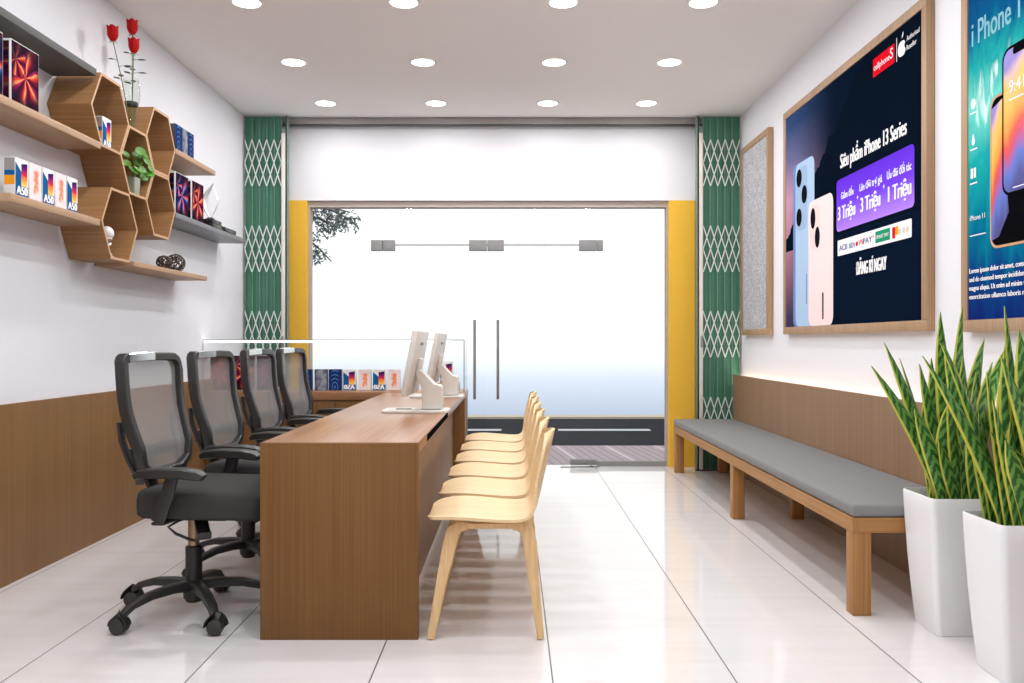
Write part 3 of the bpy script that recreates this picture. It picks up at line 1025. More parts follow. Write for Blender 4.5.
gp = 'tablet boxes on the upper left shelf'
tablet_box('blue', (XBX, 3.498, 2.1285), RZL, 'blue-screened tablet box cut by the left picture edge, upper left shelf', gp)
tablet_box('red', (XBX, 3.772, 2.1285), RZL, 'tablet box with red and orange petals on the upper left shelf, beside a hexagon', gp)
gp = 'phone boxes on the lower left shelf'
ord_ = ['first from the left end', 'second from the left end', 'third and middle one', 'fourth from the left end', 'last, touching the hexagon']
for i in range(5):
    st = 'a50' if i % 2 == 0 else 'orange'
    lab = ('blue and purple A50 phone box on the lower left shelf, ' if st == 'a50' else 'white phone box with orange mark on the lower left shelf, ') + ord_[i]
    phone_box(st, (XBX, 3.745 + .1075 * i, 1.7355), RZL, lab, gp)
o = phone_box('a50', (-2.135, 4.585, PC[1] + .0171), RZL, 'blue and purple A50 phone box standing alone inside the upper left hexagon', 'phone box in a hexagon')
gp = 'dark phone boxes on the upper right shelf'
phone_box('wave', (XBX, 5.505, 2.3185), RZL, 'dark blue phone box with arcs touching the upper right hexagon', gp)
phone_box('mist', (XBX, 5.610, 2.3185), RZL, 'misty grey-blue phone box between two dark blue ones on the upper right shelf', gp)
phone_box('wave', (XBX, 5.718, 2.3185), RZL, 'dark blue phone box with arcs at the free end of the upper right shelf row', gp)
gp = 'tablet boxes on the grey shelf'
tablet_box('blue', (XBX, 5.562, 1.9175), RZL, 'tablet box with blue and orange petals on the grey shelf beside a hexagon', gp)
tablet_box('red', (XBX, 5.842, 1.9175), RZL, 'tablet box with red petals on the grey shelf beside the trophy', gp)

# showcase contents
SZ = CZ + .001
gp = 'boxes in the glass showcase'
px = lambda u, y: (u - 512) * y / F
for u, st, lab in ((220.5, 'red', 'tablet box with red petals in the showcase, nearest the left wall'),
                   (244.5, 'red', 'tablet box with red petals in the showcase, middle of three'),
                   (268.5, 'blue', 'tablet box with blue and orange petals in the showcase, right of two red ones')):
    tablet_box(st, (px(u, 6.72), 6.70, SZ), 0, lab, gp, w=.176, h=.272)
for u, st, lab in ((305.5, 'wave', 'dark blue phone box in the showcase, leftmost of the small boxes'),
                   (320.8, 'mist', 'misty grey phone box in the showcase between two dark blue boxes'),
                   (335, 'wave', 'dark blue phone box with arcs in the showcase beside a colourful box'),
                   (349.5, 'a50', 'blue and purple phone box with reversed A50 in the showcase, left one'),
                   (364.5, 'orange', 'white phone box with orange mark in the showcase, left one'),
                   (379.2, 'a50', 'blue and purple phone box with reversed A50 in the showcase, right one'),
                   (393.8, 'orange', 'white phone box with orange mark in the showcase beside the monitor')):
    phone_box(st, (px(u, 6.72), 6.72, SZ), 0, lab, gp, mirror=True)
t = thing('wooden_riser', 'small light wooden block at the right end of the showcase', 'stand', (px(447, 6.7), 6.64, SZ))
MB().box(-.075, .095, 0, .14, .0003, .062, .002).build('block', M['shelf'], t)
phone_box('a50', (px(447, 6.72), 6.68, SZ + .063), 0, 'blue and purple phone box raised on a wooden block at the right end of showcase', gp, mirror=True)

# ------------------------------------------------------------------ monitors
def monitor(loc, rz, label):
    t = thing('desktop_monitor', label, 'monitor', loc, rz, 'white monitors on the counter')
    # local: screen faces -X, stand behind at +X
    b = MB()
    pts = []
    for (x, y, r) in ((.07, .10, .04), (-.27, .10, .07), (-.27, -.10, .07), (.07, -.10, .04)):
        pass
    ring = []
    for cx, cy, r, a0 in ((.055, .085, .03, 0), (-.22, .075, .05, PI / 2), (-.22, -.075, .05, PI), (.055, -.085, .03, 1.5 * PI)):
        for k in range(6):
            a = a0 + PI / 2 * k / 5
            ring.append((cx + r * math.cos(a), cy + r * math.sin(a)))
    b.loft([[Vector((x, y, .0005)) for x, y in ring], [Vector((x, y, .009)) for x, y in ring], [Vector((x * .985, y * .97, .012)) for x, y in ring]])
    b.build('base_plate', M['white_pl'], t)
    b = MB().box(-.20, -.12, -.03, .03, .0122, .016, .001)
    b.build('base_recess', M['cartongrey'], t, 'grey recess in the base plate')
    # column with a shoulder sloping up to the screen
    prof = [(.048, .0125), (.050, .122), (.046, .138), (.034, .145), (.020, .146), (.008, .152), (-.016, .176), (-.040, .203), (-.058, .222), (-.072, .228), (-.084, .220), (-.086, .200), (-.068, .160), (-.057, .12), (-.056, .0125)]
    b = MB()
    n = 5
    rings = []
    for y, k in ((-.058, .94), (-.05, 1), (.05, 1), (.058, .94)):
        cx, cz = -.01, .12
        rings.append([Vector((cx + (x - cx) * k, y, max(.0125, cz + (z - cz) * k))) for x, z in prof])
    b.loft(rings)
    b.build('stand', M['white_pl'], t)
    tilt = math.radians(10.5)
    ux, uz = math.sin(tilt), math.cos(tilt)          # up along the panel leans to +X

    def slab(u0, u1, y0, y1, n0, n1, bev=0.0):
        bb = MB().box(n0, n1, y0, y1, u0, u1, bev)
        for v in bb.bm.verts:
            nx, uu = v.co.x, v.co.z
            v.co = Vector((-.142 + nx * uz + uu * ux, v.co.y, .098 + uu * uz - nx * ux))
        return bb
    hs = slab(0, .345, -.25, .25, .0, .030, .006).build('screen_housing', M['white_pl'], t)
    slab(.012, .333, -.24, .24, -.0012, -.0002).build('screen', M['screen'], hs, 'dark glass screen')
    slab(.11, .20, -.06, .06, .0305, .052, .006).build('hinge_block', M['white_pl'], t)
    slab(.27, .285, -.06, .06, .0304, .034, .001).build('vent_strip', M['cartongrey'], hs, 'grey vent strip on the back')
    return t


m1 = monitor((-.425, 4.70, CZ + .0006), math.radians(-1), 'white monitor on the counter, the one nearer the viewer')
copy_thing(m1, (-.415, 5.93, CZ + .0006), 'white monitor on the counter, the farther one by the showcase', math.radians(-2))

# ------------------------------------------------------------------ plywood chairs
def ply_chair(loc, label):
    t = thing('plywood_chair', label, 'chair', loc, 0, 'plywood chairs along the counter')
    prof = [(-.226, .434), (-.212, .443), (-.17, .452), (-.10, .455), (-.02, .450), (.06, .444), (.12, .443), (.158, .452), (.182, .476), (.196, .515), (.208, .565), (.222, .625), (.236, .685), (.248, .735), (.257, .772)]
    hw = [.105, .165, .208, .224, .226, .222, .214, .206, .200, .198, .198, .197, .189, .164, .085]
    n = len(prof)
    # resample smoothly
    def cr(a, q):
        i = min(int(q), n - 2)
        f = q - i
        p0, p1, p2, p3 = a[max(i - 1, 0)], a[i], a[i + 1], a[min(i + 2, n - 1)]
        return .5 * (2 * p1 + (p2 - p0) * f + (2 * p0 - 5 * p1 + 4 * p2 - p3) * f * f + (3 * p1 - p0 - 3 * p2 + p3) * f ** 3)
    xs, zs = [p[0] for p in prof], [p[1] for p in prof]
    rows_ = []
    N, K = 44, 12
    for i in range(N + 1):
        q = i / N * (n - 1)
        x, z, w = cr(xs, q), cr(zs, q), cr(hw, q)
        x2, z2 = cr(xs, min(q + .05, n - 1)), cr(zs, min(q + .05, n - 1))
        x1, z1 = cr(xs, max(q - .05, 0)), cr(zs, max(q - .05, 0))
        tg = Vector((x2 - x1, 0, z2 - z1)).normalized()
        nr = Vector((-tg.z, 0, tg.x))            # towards the sitter (up on the seat, -X on the back)
        back = max(0, min(1, (z - .46) / .12))
        row = []
        for k in range(K + 1):
            s_ = -1 + 2 * k / K
            dish = (.010 * (1 - back) + .030 * back) * (s_ * s_)
            endf = 0
            if q < 2:
                endf = ((2 - q) / 2) ** 2 * .6
            if q > n - 4:
                endf = -(q - (n - 4)) / 3
            sag = endf * .022 * s_ * s_
            p = Vector((x, s_ * w, z)) + nr * dish + tg * sag
            row.append((p, nr))
        rows_.append(row)
    b = MB()
    th = .011
    top = [[b.bm.verts.new(p) for p, nr in r] for r in rows_]
    bot = [[b.bm.verts.new(p - nr * th) for p, nr in r] for r in rows_]
    for i in range(N):
        for k in range(K):
            b._f([top[i][k], top[i][k + 1], top[i + 1][k + 1], top[i + 1][k]])
            b._f([bot[i][k], bot[i + 1][k], bot[i + 1][k + 1], bot[i][k + 1]])
        b._f([top[i][0], top[i + 1][0], bot[i + 1][0], bot[i][0]])
        b._f([top[i][K], bot[i][K], bot[i + 1][K], top[i + 1][K]])
    for k in range(K):
        b._f([top[0][k], bot[0][k], bot[0][k + 1], top[0][k + 1]])
        b._f([top[N][k], top[N][k + 1], bot[N][k + 1], bot[N][k]])
    b.build('seat_shell', M['ply'], t)
    for sy in (-1, 1):
        yt, yf = .135 * sy, .185 * sy
        zt_ = .425
        # each leg bends over at the top into the under-seat rail
        for sx, xt, xf in ((-1, -.125, -.205), (1, .155, .205)):
            mx = xt - sx * .02
            path = [(xt - sx * .055, yt, zt_ - .010), (xt - sx * .025, yt, zt_ - .013), (xt, yt + .004 * sy, zt_ - .03), (xt + sx * .012 + .0, yt + .010 * sy, zt_ - .075),
                    (xt + (xf - xt) * .45, yt + (yf - yt) * .45, .24), (xf, yf, .004)]
            b = MB()
            P = [Vector(p) for p in path]
            b.bar(P, .052, .036, up=(0, 1, 0), sc_=[.55, .75, 1.0, 1.0, .80, .52])
            for v in b.bm.verts:
                v.co.z = max(v.co.z, .0006)
            b.build('leg', M['plyleg'], t)
        b = MB().bar([(-.070, yt, zt_ - .009), (.10, yt, zt_ - .009)], .022, .030, up=(0, 1, 0))
        b.build('side_rail', M['plyleg'], t)
    b = MB().bar([(.015, -.134, zt_ - .003), (.015, .134, zt_ - .003)], .05, .014, up=(0, 0, 1))
    b.build('cross_rail', M['plyleg'], t)
    return t


ords = ['nearest the viewer', 'second from the near end of the row', 'third from the near end of the row', 'fourth from the near end of the row', 'fifth from the near end of the row', 'last in the row, nearest the glass doors']
pc = None
for i in range(6):
    loc = (-.098, 3.43 + .505 * i, 0)
    lab = 'blond plywood chair facing the counter, ' + ords[i]
    if pc is None:
        pc = ply_chair(loc, lab)
    else:
        copy_thing(pc, loc, lab)


# ------------------------------------------------------------------ office chairs
def office_chair(loc, rz, label):
    t = thing('office_chair', label, 'chair', loc, rz, 'office chairs behind the counter')
    ang = [math.radians(21 + 72 * k) for k in range(5)]
    b = MB()
    b.lathe([(.030, .062), (.040, .066), (.042, .10), (.040, .135), (.034, .140)], seg=18)
    for a in ang:
        d = Vector((math.cos(a), math.sin(a), 0))
        P = [d * .025 + Vector((0, 0, .118)), d * .10 + Vector((0, 0, .122)), d * .19 + Vector((0, 0, .115)), d * .265 + Vector((0, 0, .095)), d * .305 + Vector((0, 0, .066))]
        b.bar(P, .050, .036, up=(0, 0, 1), sc_=[1.1, .95, .82, .72, .62])
    b.build('star_base', M['black'], t)
    for a in ang:
        d = Vector((math.cos(a), math.sin(a), 0))
        ctr = d * .315
        jit = {0: 1.9, 1: 1.2, 2: 1.75, 3: 1.45, 4: 1.75}[ang.index(a)]
        off = Vector((math.cos(jit), math.sin(jit), 0))
        d = Vector((off.y, -off.x, 0))
        b = MB()
        for sg in (-1, 1):
            c0 = ctr + off * .004 * sg + Vector((0, 0, .0315))
            c1 = ctr + off * .030 * sg + Vector((0, 0, .0315))
            b.tube([c0, c0.lerp(c1, .2), c0.lerp(c1, .75), c1], [.026, .031, .030, .020], 18)
        b.build('caster', M['rubber'], t).location = (0, 0, 0)
        b2 = MB()
        b2.tube([ctr + Vector((0, 0, .04)), ctr + Vector((0, 0, .075))], .009, 8)
        arc = [ctr + d * (.037 * math.cos(q)) + Vector((0, 0, .033 + .037 * math.sin(q))) for q in [PI * i / 8 for i in range(9)]]
        b2.bar(arc, .044, .006, up=None)
        b2.build('caster_hood', M['black'], t)
    MB().lathe([(.028, .05), (.033, .055), (.033, .275), (.026, .28)], seg=18).build('column_sleeve', M['black'], t)
    MB().lathe([(.0225, .281), (.0225, .40)], seg=16).build('gas_piston', M['piston'], t, 'warm metal piston')
    b = MB().box(-.05, .17, -.085, .085, .395, .432, .008)
    b.build('tilt_mechanism', M['black'], t)
    b = MB()
    b.bar([(.075, -.10, .40), (.115, -.17, .372), (.135, -.20, .362)], .05, .03)
    b.build('tilt_handle', M['black'], t)
    b = MB().tube([(.02, -.07, .41), (-.015, -.10, .400), (-.050, -.12, .378), (-.02, -.115, .350), (.03, -.10, .325), (.05, -.10, .322)], .006, 8)
    b.build('lever', M['black'], t)
    # seat cushion: lofted rounded slab with a drooping front edge
    def rr(x0, x1, y0, y1, r, z, seg=5):
        pts = []
        for cx, cy, a0 in ((x1 - r, y1 - r, 0), (x0 + r, y1 - r, PI / 2), (x0 + r, y0 + r, PI), (x1 - r, y0 + r, 1.5 * PI)):
            for k in range(seg + 1):
                a = a0 + PI / 2 * k / seg
                pts.append(Vector((cx + r * math.cos(a), cy + r * math.sin(a), z)))
        return pts
    rings = []
    for ins, z in ((.04, .430), (.012, .433), (.002, .444), (.0, .470), (.0, .504), (.005, .521), (.016, .532), (.045, .540), (.11, .541)):
        ring = rr(-.138 + ins, .375 - ins, -.245 + ins, .245 - ins, max(.02, .058 - ins * .3), z)
        for p in ring:
            if p.x > .2:
                p.z -= (p.x - .2) ** 2 * .9 * (1 if z > .49 else .3)
            if z > .515:
                p.z += .008 * (p.y / .245) ** 2
        rings.append(ring)
    b = MB()
    b.loft(rings)
    b.build('seat', M['seat'], t)
    # back frame: profile in XZ, lumbar pushed forward
    def bx(z):
        pts = [(.50, -.112), (.56, -.118), (.62, -.122), (.69, -.124), (.765, -.148), (.84, -.168), (.92, -.177), (1.0, -.181), (1.07, -.185)]
        for (za, xa), (zb, xb) in zip(pts, pts[1:]):
            if z <= zb:
                f = (z - za) / (zb - za)
                return xa + (xb - xa) * f
        return pts[-1][1]
    def bw(z):
        pts = [(.50, .14), (.58, .176), (.66, .200), (.76, .214), (.88, .226), (1.07, .232)]
        for (za, xa), (zb, xb) in zip(pts, pts[1:]):
            if z <= zb:
                f = (z - za) / (zb - za)
                return xa + (xb - xa) * f
        return pts[-1][1]
    loop = []
    zt_, zb_ = 1.045, .575
    for i in range(15):
        z = zb_ + .045 + (zt_ - .055 - zb_ - .045) * i / 14
        loop.append(Vector((bx(z), -bw(z), z)))
    for k in range(1, 6):
        a = PI / 2 * k / 6
        loop.append(Vector((bx(zt_) - .004 * 0, -bw(1.0) + .055 * (1 - math.cos(a)), zt_ - .055 + .055 * math.sin(a))))
    for k in range(7):
        y = -bw(1.0) + .055 + (2 * bw(1.0) - .11) * k / 6
        loop.append(Vector((bx(zt_) + .0, y, zt_ + .006 * (1 - (y / .23) ** 2))))
    half = [Vector((p.x, -p.y, p.z)) for p in loop[:20]]
    loop += list(reversed(half))
    for k in range(15, 20):          # tighter shoulder on the side with the polished cap
        a = PI / 2 * (k - 14) / 6
        loop[k] = Vector((loop[k].x, -bw(1.0) + .022 * (1 - math.cos(a)), zt_ - .018 + .022 * math.sin(a)))
    loop[14] = Vector((bx(zt_ - .02), -bw(1.0), zt_ - .02))
    for k in range(1, 6):
        y = bw(zb_) - 2 * bw(zb_) * k / 6
        loop.append(Vector((bx(zb_), y, zb_ + .010)))
    b = MB()
    b.bar(loop, .034, .042, up=(1, 0, 0), closed=True)
    b.build('back_frame', M['black'], t)
    # silver cap along the top rail
    b = MB()
    cap = [Vector((bx(zt_), y, zt_ + .001 + .006 * (1 - (y / .23) ** 2))) for y in [-.205 + .05 * k for k in range(5)]]
    b.bar(cap, .037, .046, up=(1, 0, 0))
    b.build('top_cap', M['chrome'], t, 'polished silver cap on the top rail')
    # mesh panel
    b = MB()
    NR, NC = 18, 10
    g0 = []
    for i in range(NR + 1):
        z = zb_ + .012 + (zt_ - zb_ - .016) * i / NR
        row = []
        for k in range(NC + 1):
            s_ = -1 + 2 * k / NC
            edge = 1.0
            if z > zt_ - .055:
                edge = 1 - .22 * ((z - zt_ + .055) / .055) ** 2 * 1.0
            row.append(Vector((bx(z) - .018 * (1 - s_ * s_), s_ * (bw(z) - .006) * edge, z)))
        g0.append(row)
    va = [[b.bm.verts.new(p) for p in r] for r in g0]
    for i in range(NR):
        for k in range(NC):
            b._f([va[i][k], va[i][k + 1], va[i + 1][k + 1], va[i + 1][k]])
    b.build('mesh_panel', M['mesh'], t, 'see-through grey mesh')
    # lumbar bar behind the frame and the spine down to the seat
    b = MB()
    for sy in (-1, 1):
        b.bar([(-.195, .215 * sy, .80), (-.188, .215 * sy, .73), (-.165, .21 * sy, .66), (-.150, .18 * sy, .60)], .014, .036, up=(0, 1, 0))
    b.bar([(-.175, -.20, .665), (-.20, -.1, .665), (-.205, 0, .665), (-.20, .1, .665), (-.175, .20, .665)], .012, .05, up=(0, 0, 1))
    b.build('lumbar_support', M['black'], t)
    b = MB()
    b.bar([(-.20, 0, .64), (-.185, 0, .55), (-.14, 0, .44), (-.03, 0, .412)], .02, .075, up=(0, 1, 0))
    b.bar([(-.13, -.19, .575), (-.165, -.1, .575), (-.178, 0, .575), (-.165, .1, .575), (-.13, .19, .575)], .03, .04, up=(0, 0, 1))
    b.build('back_spine', M['black'], t)
    for sy in (-1, 1):
        y = .285 * sy
        b = MB()
        b.bar([(-.095, y, .602), (-.075, y, .613), (.0, y, .618), (.09, y, .617), (.145, y - .004 * sy, .610), (.166, y - .005 * sy, .600)], .072, .038, up=(0, 0, 1), sc_=[.6, .9, 1, 1, .95, .6])
        ar = b.build('armrest', M['black'], t)
        b = MB()
        b.bar([(.045, y, .60), (.030, y, .54), (.005, y, .475), (-.010, y, .432)], .05, .016, up=(0, 1, 0), sc_=[.9, 1, 1.05, 1.0])
        b.bar([(-.010, y, .425), (-.010, .10 * sy, .418)], .05, .013, up=(0, 0, 1))
        b.build('arm_post', M['black'], ar)
    return t


oc = office_chair((-1.302, 3.56, 0), math.radians(-4.5), 'black mesh-backed office chair nearest the viewer')
copy_thing(oc, (-1.300, 4.29, 0), 'black mesh-backed office chair, second from the viewer', math.radians(-4))
copy_thing(oc, (-1.312, 5.12, 0), 'black mesh-backed office chair, third from the viewer', math.radians(-4))
copy_thing(oc, (-1.325, 5.93, 0), 'black mesh-backed office chair, farthest, against the showcase', math.radians(-6))

# ------------------------------------------------------------------ bench
bx0, bx1, by0, by1 = 1.378, XR - .088, 3.52, 7.42
M['benchend'] = wood('bench_oak_end', srgb(142, 99, 54), srgb(164, 118, 68), srgb(180, 134, 84), 'X', 0.5, 0.3)
t = thing('upholstered_bench', 'long oak bench with grey cushion along the right wall', 'bench', (bx0, by0, 0))
W, L = bx1 - bx0, by1 - by0
b = MB().box(.0, W, 0, L, .399, .452, .014, 3)
b.build('cushion', M['cushion'], t)
b = MB()
b.box(0, .025, 0, L, .338, .398).box(W - .025, W, 0, L, .338, .398)
b.box(.0255, W - .0255, .0255, L - .0255, .375, .398)
b.build('seat_frame', M['bench'], t)
for ya in (0, L - .025):
    MB().box(.0255, W - .0255, ya, ya + .025, .338, .398).build('end_rail', M['benchend'], t)
for y in (.0, (L - .07) / 2, L - .07):
    for x in (.002, W - .14):
        MB().box(x, x + .075, y + .002, y + .072, .0005, .3375, .002).build('leg', M['benchleg'], t)


# ------------------------------------------------------------------ framed pictures on the right wall
def frame(y_left, y_right, z0, z1, label, name, cat, sheet_mat, sheet_name, fw=.05, fd=.042):
    """hung on the right wall, facing -X; local x runs from the far end (left in view) to the near end"""
    W = y_left - y_right
    t = thing(name, label, cat, (XR, (y_left + y_right) / 2, z0), -PI / 2, 'framed pictures on the right wall')
    h = z1 - z0
    b = MB()
    b.box(-W / 2, W / 2, -fd, -.001, 0, fw, .0015).box(-W / 2, W / 2, -fd, -.001, h - fw, h, .0015)
    b.box(-W / 2, -W / 2 + fw, -fd, -.001, fw + .0003, h - fw - .0003, .0015).box(W / 2 - fw, W / 2, -fd, -.001, fw + .0003, h - fw - .0003, .0015)
    b.build('picture_frame', M['frame'], t)
    MB().box(-W / 2 + fw, W / 2 - fw, -.036, -.002, fw, h - fw).build(sheet_name, sheet_mat, t)
    return t, W, h


frame(7.36, 6.586, 1.163, 2.737, 'small oak-framed panel of woven grey cloth beside the right folding gate', 'woven_picture', 'picture', M['weave'], 'woven_cloth', fw=.05)

PZ = 1.163
t, W, h = frame(6.22, 4.07, PZ, 2.737, 'large oak-framed navy poster advertising phones, in the middle of right wall', 'framed_poster', 'poster', M['sheet'], 'poster_sheet')
S = -.0365      # face of the sheet
Z = lambda z: z - PZ
# phones
b = MB()
b.mi = 0
b.rrect(-.865, -.50, .0505, Z(2.32), .05, S - .0006, S - .0001)
b.mi = 1
b.rrect(-.815, -.445, .0505, Z(2.315), .06, S - .0012, S - .0007)
b.mi = 2
b.rrect(-.80, -.575, Z(1.86), Z(2.285), .06, S - .0016, S - .0013)
b.mi = 3
for cx, cz, r in ((-.74, 2.215, .045), (-.635, 2.09, .045), (-.74, 1.95, .045)):
    b.disc(cx, Z(cz), r * 1.2, r * 1.35, S - .0022, S - .0017)
b.mi = 0
b.rrect(-.60, -.585, Z(1.36), Z(1.56), .006, S - .0016, S - .0013)
b.build('printed_phone', [M['ink_blue_side'], M['ink_blue_phone'], flat('lens_plate_print', srgb(158, 184, 214)), M['ink_lens']], t, 'printed pale blue phone with three cameras')
b = MB()
b.mi = 0
b.rrect(-.552, -.115, .0505, Z(2.02), .06, S - .0024, S - .0018)
b.mi = 1
b.rrect(-.52, -.33, Z(1.70), Z(1.985), .06, S - .0028, S - .0025)
b.mi = 2
for cx, cz, r in ((-.465, 1.905, .045), (-.385, 1.775, .045)):
    b.disc(cx, Z(cz), r, r * 1.5, S - .0034, S - .0029)
b.rrect(-.30, -.275, Z(1.25), Z(1.42), .01, S - .0028, S - .0025)
b.build('printed_phone', [M['ink_pink_phone'], flat('pink_lens_plate', srgb(248, 214, 210)), M['ink_lens']], t, 'printed pale pink phone with two cameras')
# headline
b = MB()
b.text('Siêu phẩm iPhone 13 Series', .0, Z(2.135), .085, S, width=.860, bold=.03)
b.build('headline', M['ink_w'], t, 'white headline lettering')
b = MB()
b.text('ĐĂNG KÍ NGAY', .236, Z(1.487), .072, S, width=.394, bold=.05)
b.build('call_lettering', M['ink_w'], t, 'white call to sign up')
# violet offers panel
vp = MB().rrect(-.063, .943, Z(1.765), Z(2.072), .03, S - .0008, S - .0001).build('offer_panel', M['violet'], t, 'violet panel with three offers')
b = MB()
SV = S - .0009
for s_, x, w_ in (('Giảm đến', .012, .185), ('Lên đời trợ giá', .285, .295), ('Ưu đãi đối tác', .640, .275)):
    b = MB().text(s_, x, Z(1.950), .042, SV, width=w_, bold=.022)
    b.build('offer_lettering', M['ink_w'], vp)
for s_, x, w_ in (('3 Triệu', -.035, .255), ('3 Triệu', .300, .255), ('1 Triệu', .655, .255)):
    b = MB().text(s_, x, Z(1.832), .082, SV, width=w_, bold=.04)
    b.build('offer_lettering', M['ink_w'], vp)
for x in (.245, .590):
    b = MB().text('+', x, Z(1.905), .035, SV, bold=.02)
    b.build('plus_sign', M['ink_w'], vp)
# payment strip
ps = MB().rrect(-.045, .915, Z(1.620), Z(1.712), .008, S - .0008, S - .0001).build('payment_strip', M['ink_w'], t, 'white strip of payment logos')
b = MB()
b.mi = 0
b.text('ACB', -.015, Z(1.648), .034, SV, width=.12, bold=.015)
b.text('BIDV', .135, Z(1.648), .030, SV, width=.085, bold=.008)
LM = [M['ink_navy'], M['ink_red'], M['ink_green'], M['ink_w'], M['ink_orange'], M['ink_pale']]
b.build('payment_logo', LM, ps, 'navy bank lettering')
b = MB()
b.mi = 1
b.disc(.245, Z(1.662), .016, .014, SV - .0005, SV)
b.mi = 0
b.text('PAY', .335, Z(1.650), .034, SV, width=.115, bold=.012)
b.mi = 1
b.text('VN', .270, Z(1.650), .034, SV, width=.062, bold=.012)
b.text('QR', .455, Z(1.672), .012, SV, bold=.01)
b.build('payment_logo', LM, ps, 'red and navy lettering')
b = MB()
b.mi = 2
b.rrect(.495, .675, Z(1.636), Z(1.698), .004, SV - .0004, SV)
b.mi = 3
b.text('SMART PAY', .510, Z(1.657), .020, SV - .0005, width=.15, bold=.012)
b.build('payment_logo', LM, ps, 'green badge')
b = MB()
b.mi = 1
b.rrect(.70, .735, Z(1.636), Z(1.694), .004, SV - .0004, SV)
b.mi = 4
b.rrect(.737, .77, Z(1.650), Z(1.694), .004, SV - .0004, SV)
b.mi = 5
for x in (.785, .83, .872):
    b.disc(x, Z(1.664), .018, .016, SV - .0004, SV)
b.build('payment_logo', LM, ps, 'red and orange badge with pale dots')
# dealer logos
b = MB()
b.mi = 0
b.box(.463, .725, S - .0008, S - .0001, Z(2.53), Z(2.628))
b.mi = 1
b.text('cellphone', .476, Z(2.562), .034, SV, width=.195, bold=.012)
b.text('S', .676, Z(2.562), .055, SV, width=.034, bold=.008)
b.box(.748, .753, S - .0008, S - .0001, Z(2.525), Z(2.645))
# bitten fruit emblem with a leaf
pts = []
for k in range(36):
    a = 2 * PI * k / 36
    r = .040 * (1 - .10 * math.cos(2 * (a - PI / 2)) - .06 * math.sin(a) ** 8)
    px_, pz_ = r * 1.02 * math.cos(a), r * 1.12 * math.sin(a)
    bd = math.hypot(px_ - .047, pz_ - .006)
    if bd < .022:
        px_ -= (.022 - bd) * .9
    pts.append((.808 + px_, Z(2.572) + pz_))
b.prism(pts, S - .0008, S - .0001)
b.prism([(.808 + q, Z(2.623) + w_) for q, w_ in ((.0, .0), (.003, .016), (.012, .025), (.018, .028), (.017, .014), (.009, .004))], S - .0008, S - .0001)
b.text('Authorised', .862, Z(2.590), .026, S, width=.135, bold=.006)
b.text('Reseller', .862, Z(2.545), .026, S, width=.105, bold=.006)
b.build('dealer_logo', [M['ink_red'], M['ink_w']], t, 'red shop badge and white fruit emblem')

# second poster, nearest the viewer
t, W, h = frame(3.757, 2.36, 1.153, 2.737, 'oak-framed teal and blue phone poster cut off by the right picture edge', 'framed_poster', 'poster', M['sheet2'], 'poster_sheet')
PZ = 1.153
YM = (3.757 + 2.36) / 2
Xp = lambda y: YM - y
b = MB()
b.text('i Phone 11', Xp(3.675), Z(2.355), .105, S, width=.395, bold=.012)
b.build('title_lettering', M['ink_teal'], t, 'pale teal title lettering')
b = MB()
lines = ['Lorem ipsum dolor sit amet, consectetur adipiscing elit', 'sed do eiusmod tempor incididunt ut labore et dolore', 'magna aliqua. Ut enim ad minim veniam, quis nostrud', 'exercitation ullamco laboris nisi ut aliquip ex ea']
for i, s_ in enumerate(lines):
    b.text(s_, Xp(3.695), Z(1.400 - .0365 * i), .0215, S, width=.64, bold=.03)
b.build('small_print', M['ink_w'], t, 'white small print')
b = MB()
b.text('iPhone 11', Xp(3.69), Z(1.622), .022, S, width=.115, bold=.006)
b.box(Xp(3.69), Xp(3.57), S - .0006, S - .0001, Z(1.556), Z(1.560))
b.box(Xp(3.37), Xp(2.50), S - .0006, S - .0001, Z(1.556), Z(1.560))
b.build('caption_lettering', M['ink_w'], t, 'white caption over a thin line')
b = MB()
b.disc(Xp(3.665), Z(2.113), .018, .022, S - .0006, S - .0001)
b.prism([(Xp(3.665) + q, Z(1.957) + w_) for q, w_ in ((0, .030), (.012, .0), (.010, -.014), (0, -.020), (-.010, -.014), (-.012, .0))], S - .0006, S - .0001)
for q in (-.02, .004):
    b.box(Xp(3.665) + q, Xp(3.665) + q + .017, S - .0006, S - .0001, Z(1.80), Z(1.842))
for z in (2.072, 1.918, 1.775):
    b.box(Xp(3.69), Xp(3.635), S - .0006, S - .0001, Z(z), Z(z) + .006)
b.build('icons', M['ink_w'], t, 'white icons with tiny captions')
b = MB()
b.mi = 0
b.rrect(Xp(3.535), Xp(3.17), Z(1.486), Z(2.10), .05, S - .0010, S - .0001)
b.mi = 1
b.rrect(Xp(3.525), Xp(3.18), Z(1.496), Z(2.09), .045, S - .0014, S - .0011)
pp = b.build('printed_phone', [M['ink_gold'], M['ink_black']], t, 'printed gold-edged phone behind the other')
MB().prism([(Xp(3.523), Z(2.05)), (Xp(3.43), Z(2.08)), (Xp(3.42), Z(1.75)), (Xp(3.40), Z(1.62)), (Xp(3.47), Z(1.53)), (Xp(3.523), Z(1.52))], S - .0018, S - .0015).build('printed_wallpaper', M['swirl'], pp)
b = MB()
b.mi = 0
b.rrect(Xp(3.445), Xp(3.055), Z(1.683), Z(2.262), .05, S - .0026, S - .0019)
pp = b.build('printed_phone', M['ink_black'], t, 'printed dark-edged phone in front')
b = MB()
b.rrect(Xp(3.434), Xp(3.066), Z(1.694), Z(2.251), .042, S - .0030, S - .0027)
b.build('printed_wallpaper', M['swirl'], pp)
b = MB()
b.mi = 0
b.rrect(Xp(3.37), Xp(3.13), Z(2.222), Z(2.252), .012, S - .0034, S - .0031)
b.build('notch', M['ink_black'], pp)
b = MB()
b.text('9:41', Xp(3.395), Z(2.08), .05, S - .0031, width=.10)
b.box(Xp(3.395), Xp(3.30), S - .0034, S - .0031, Z(2.05), Z(2.056))
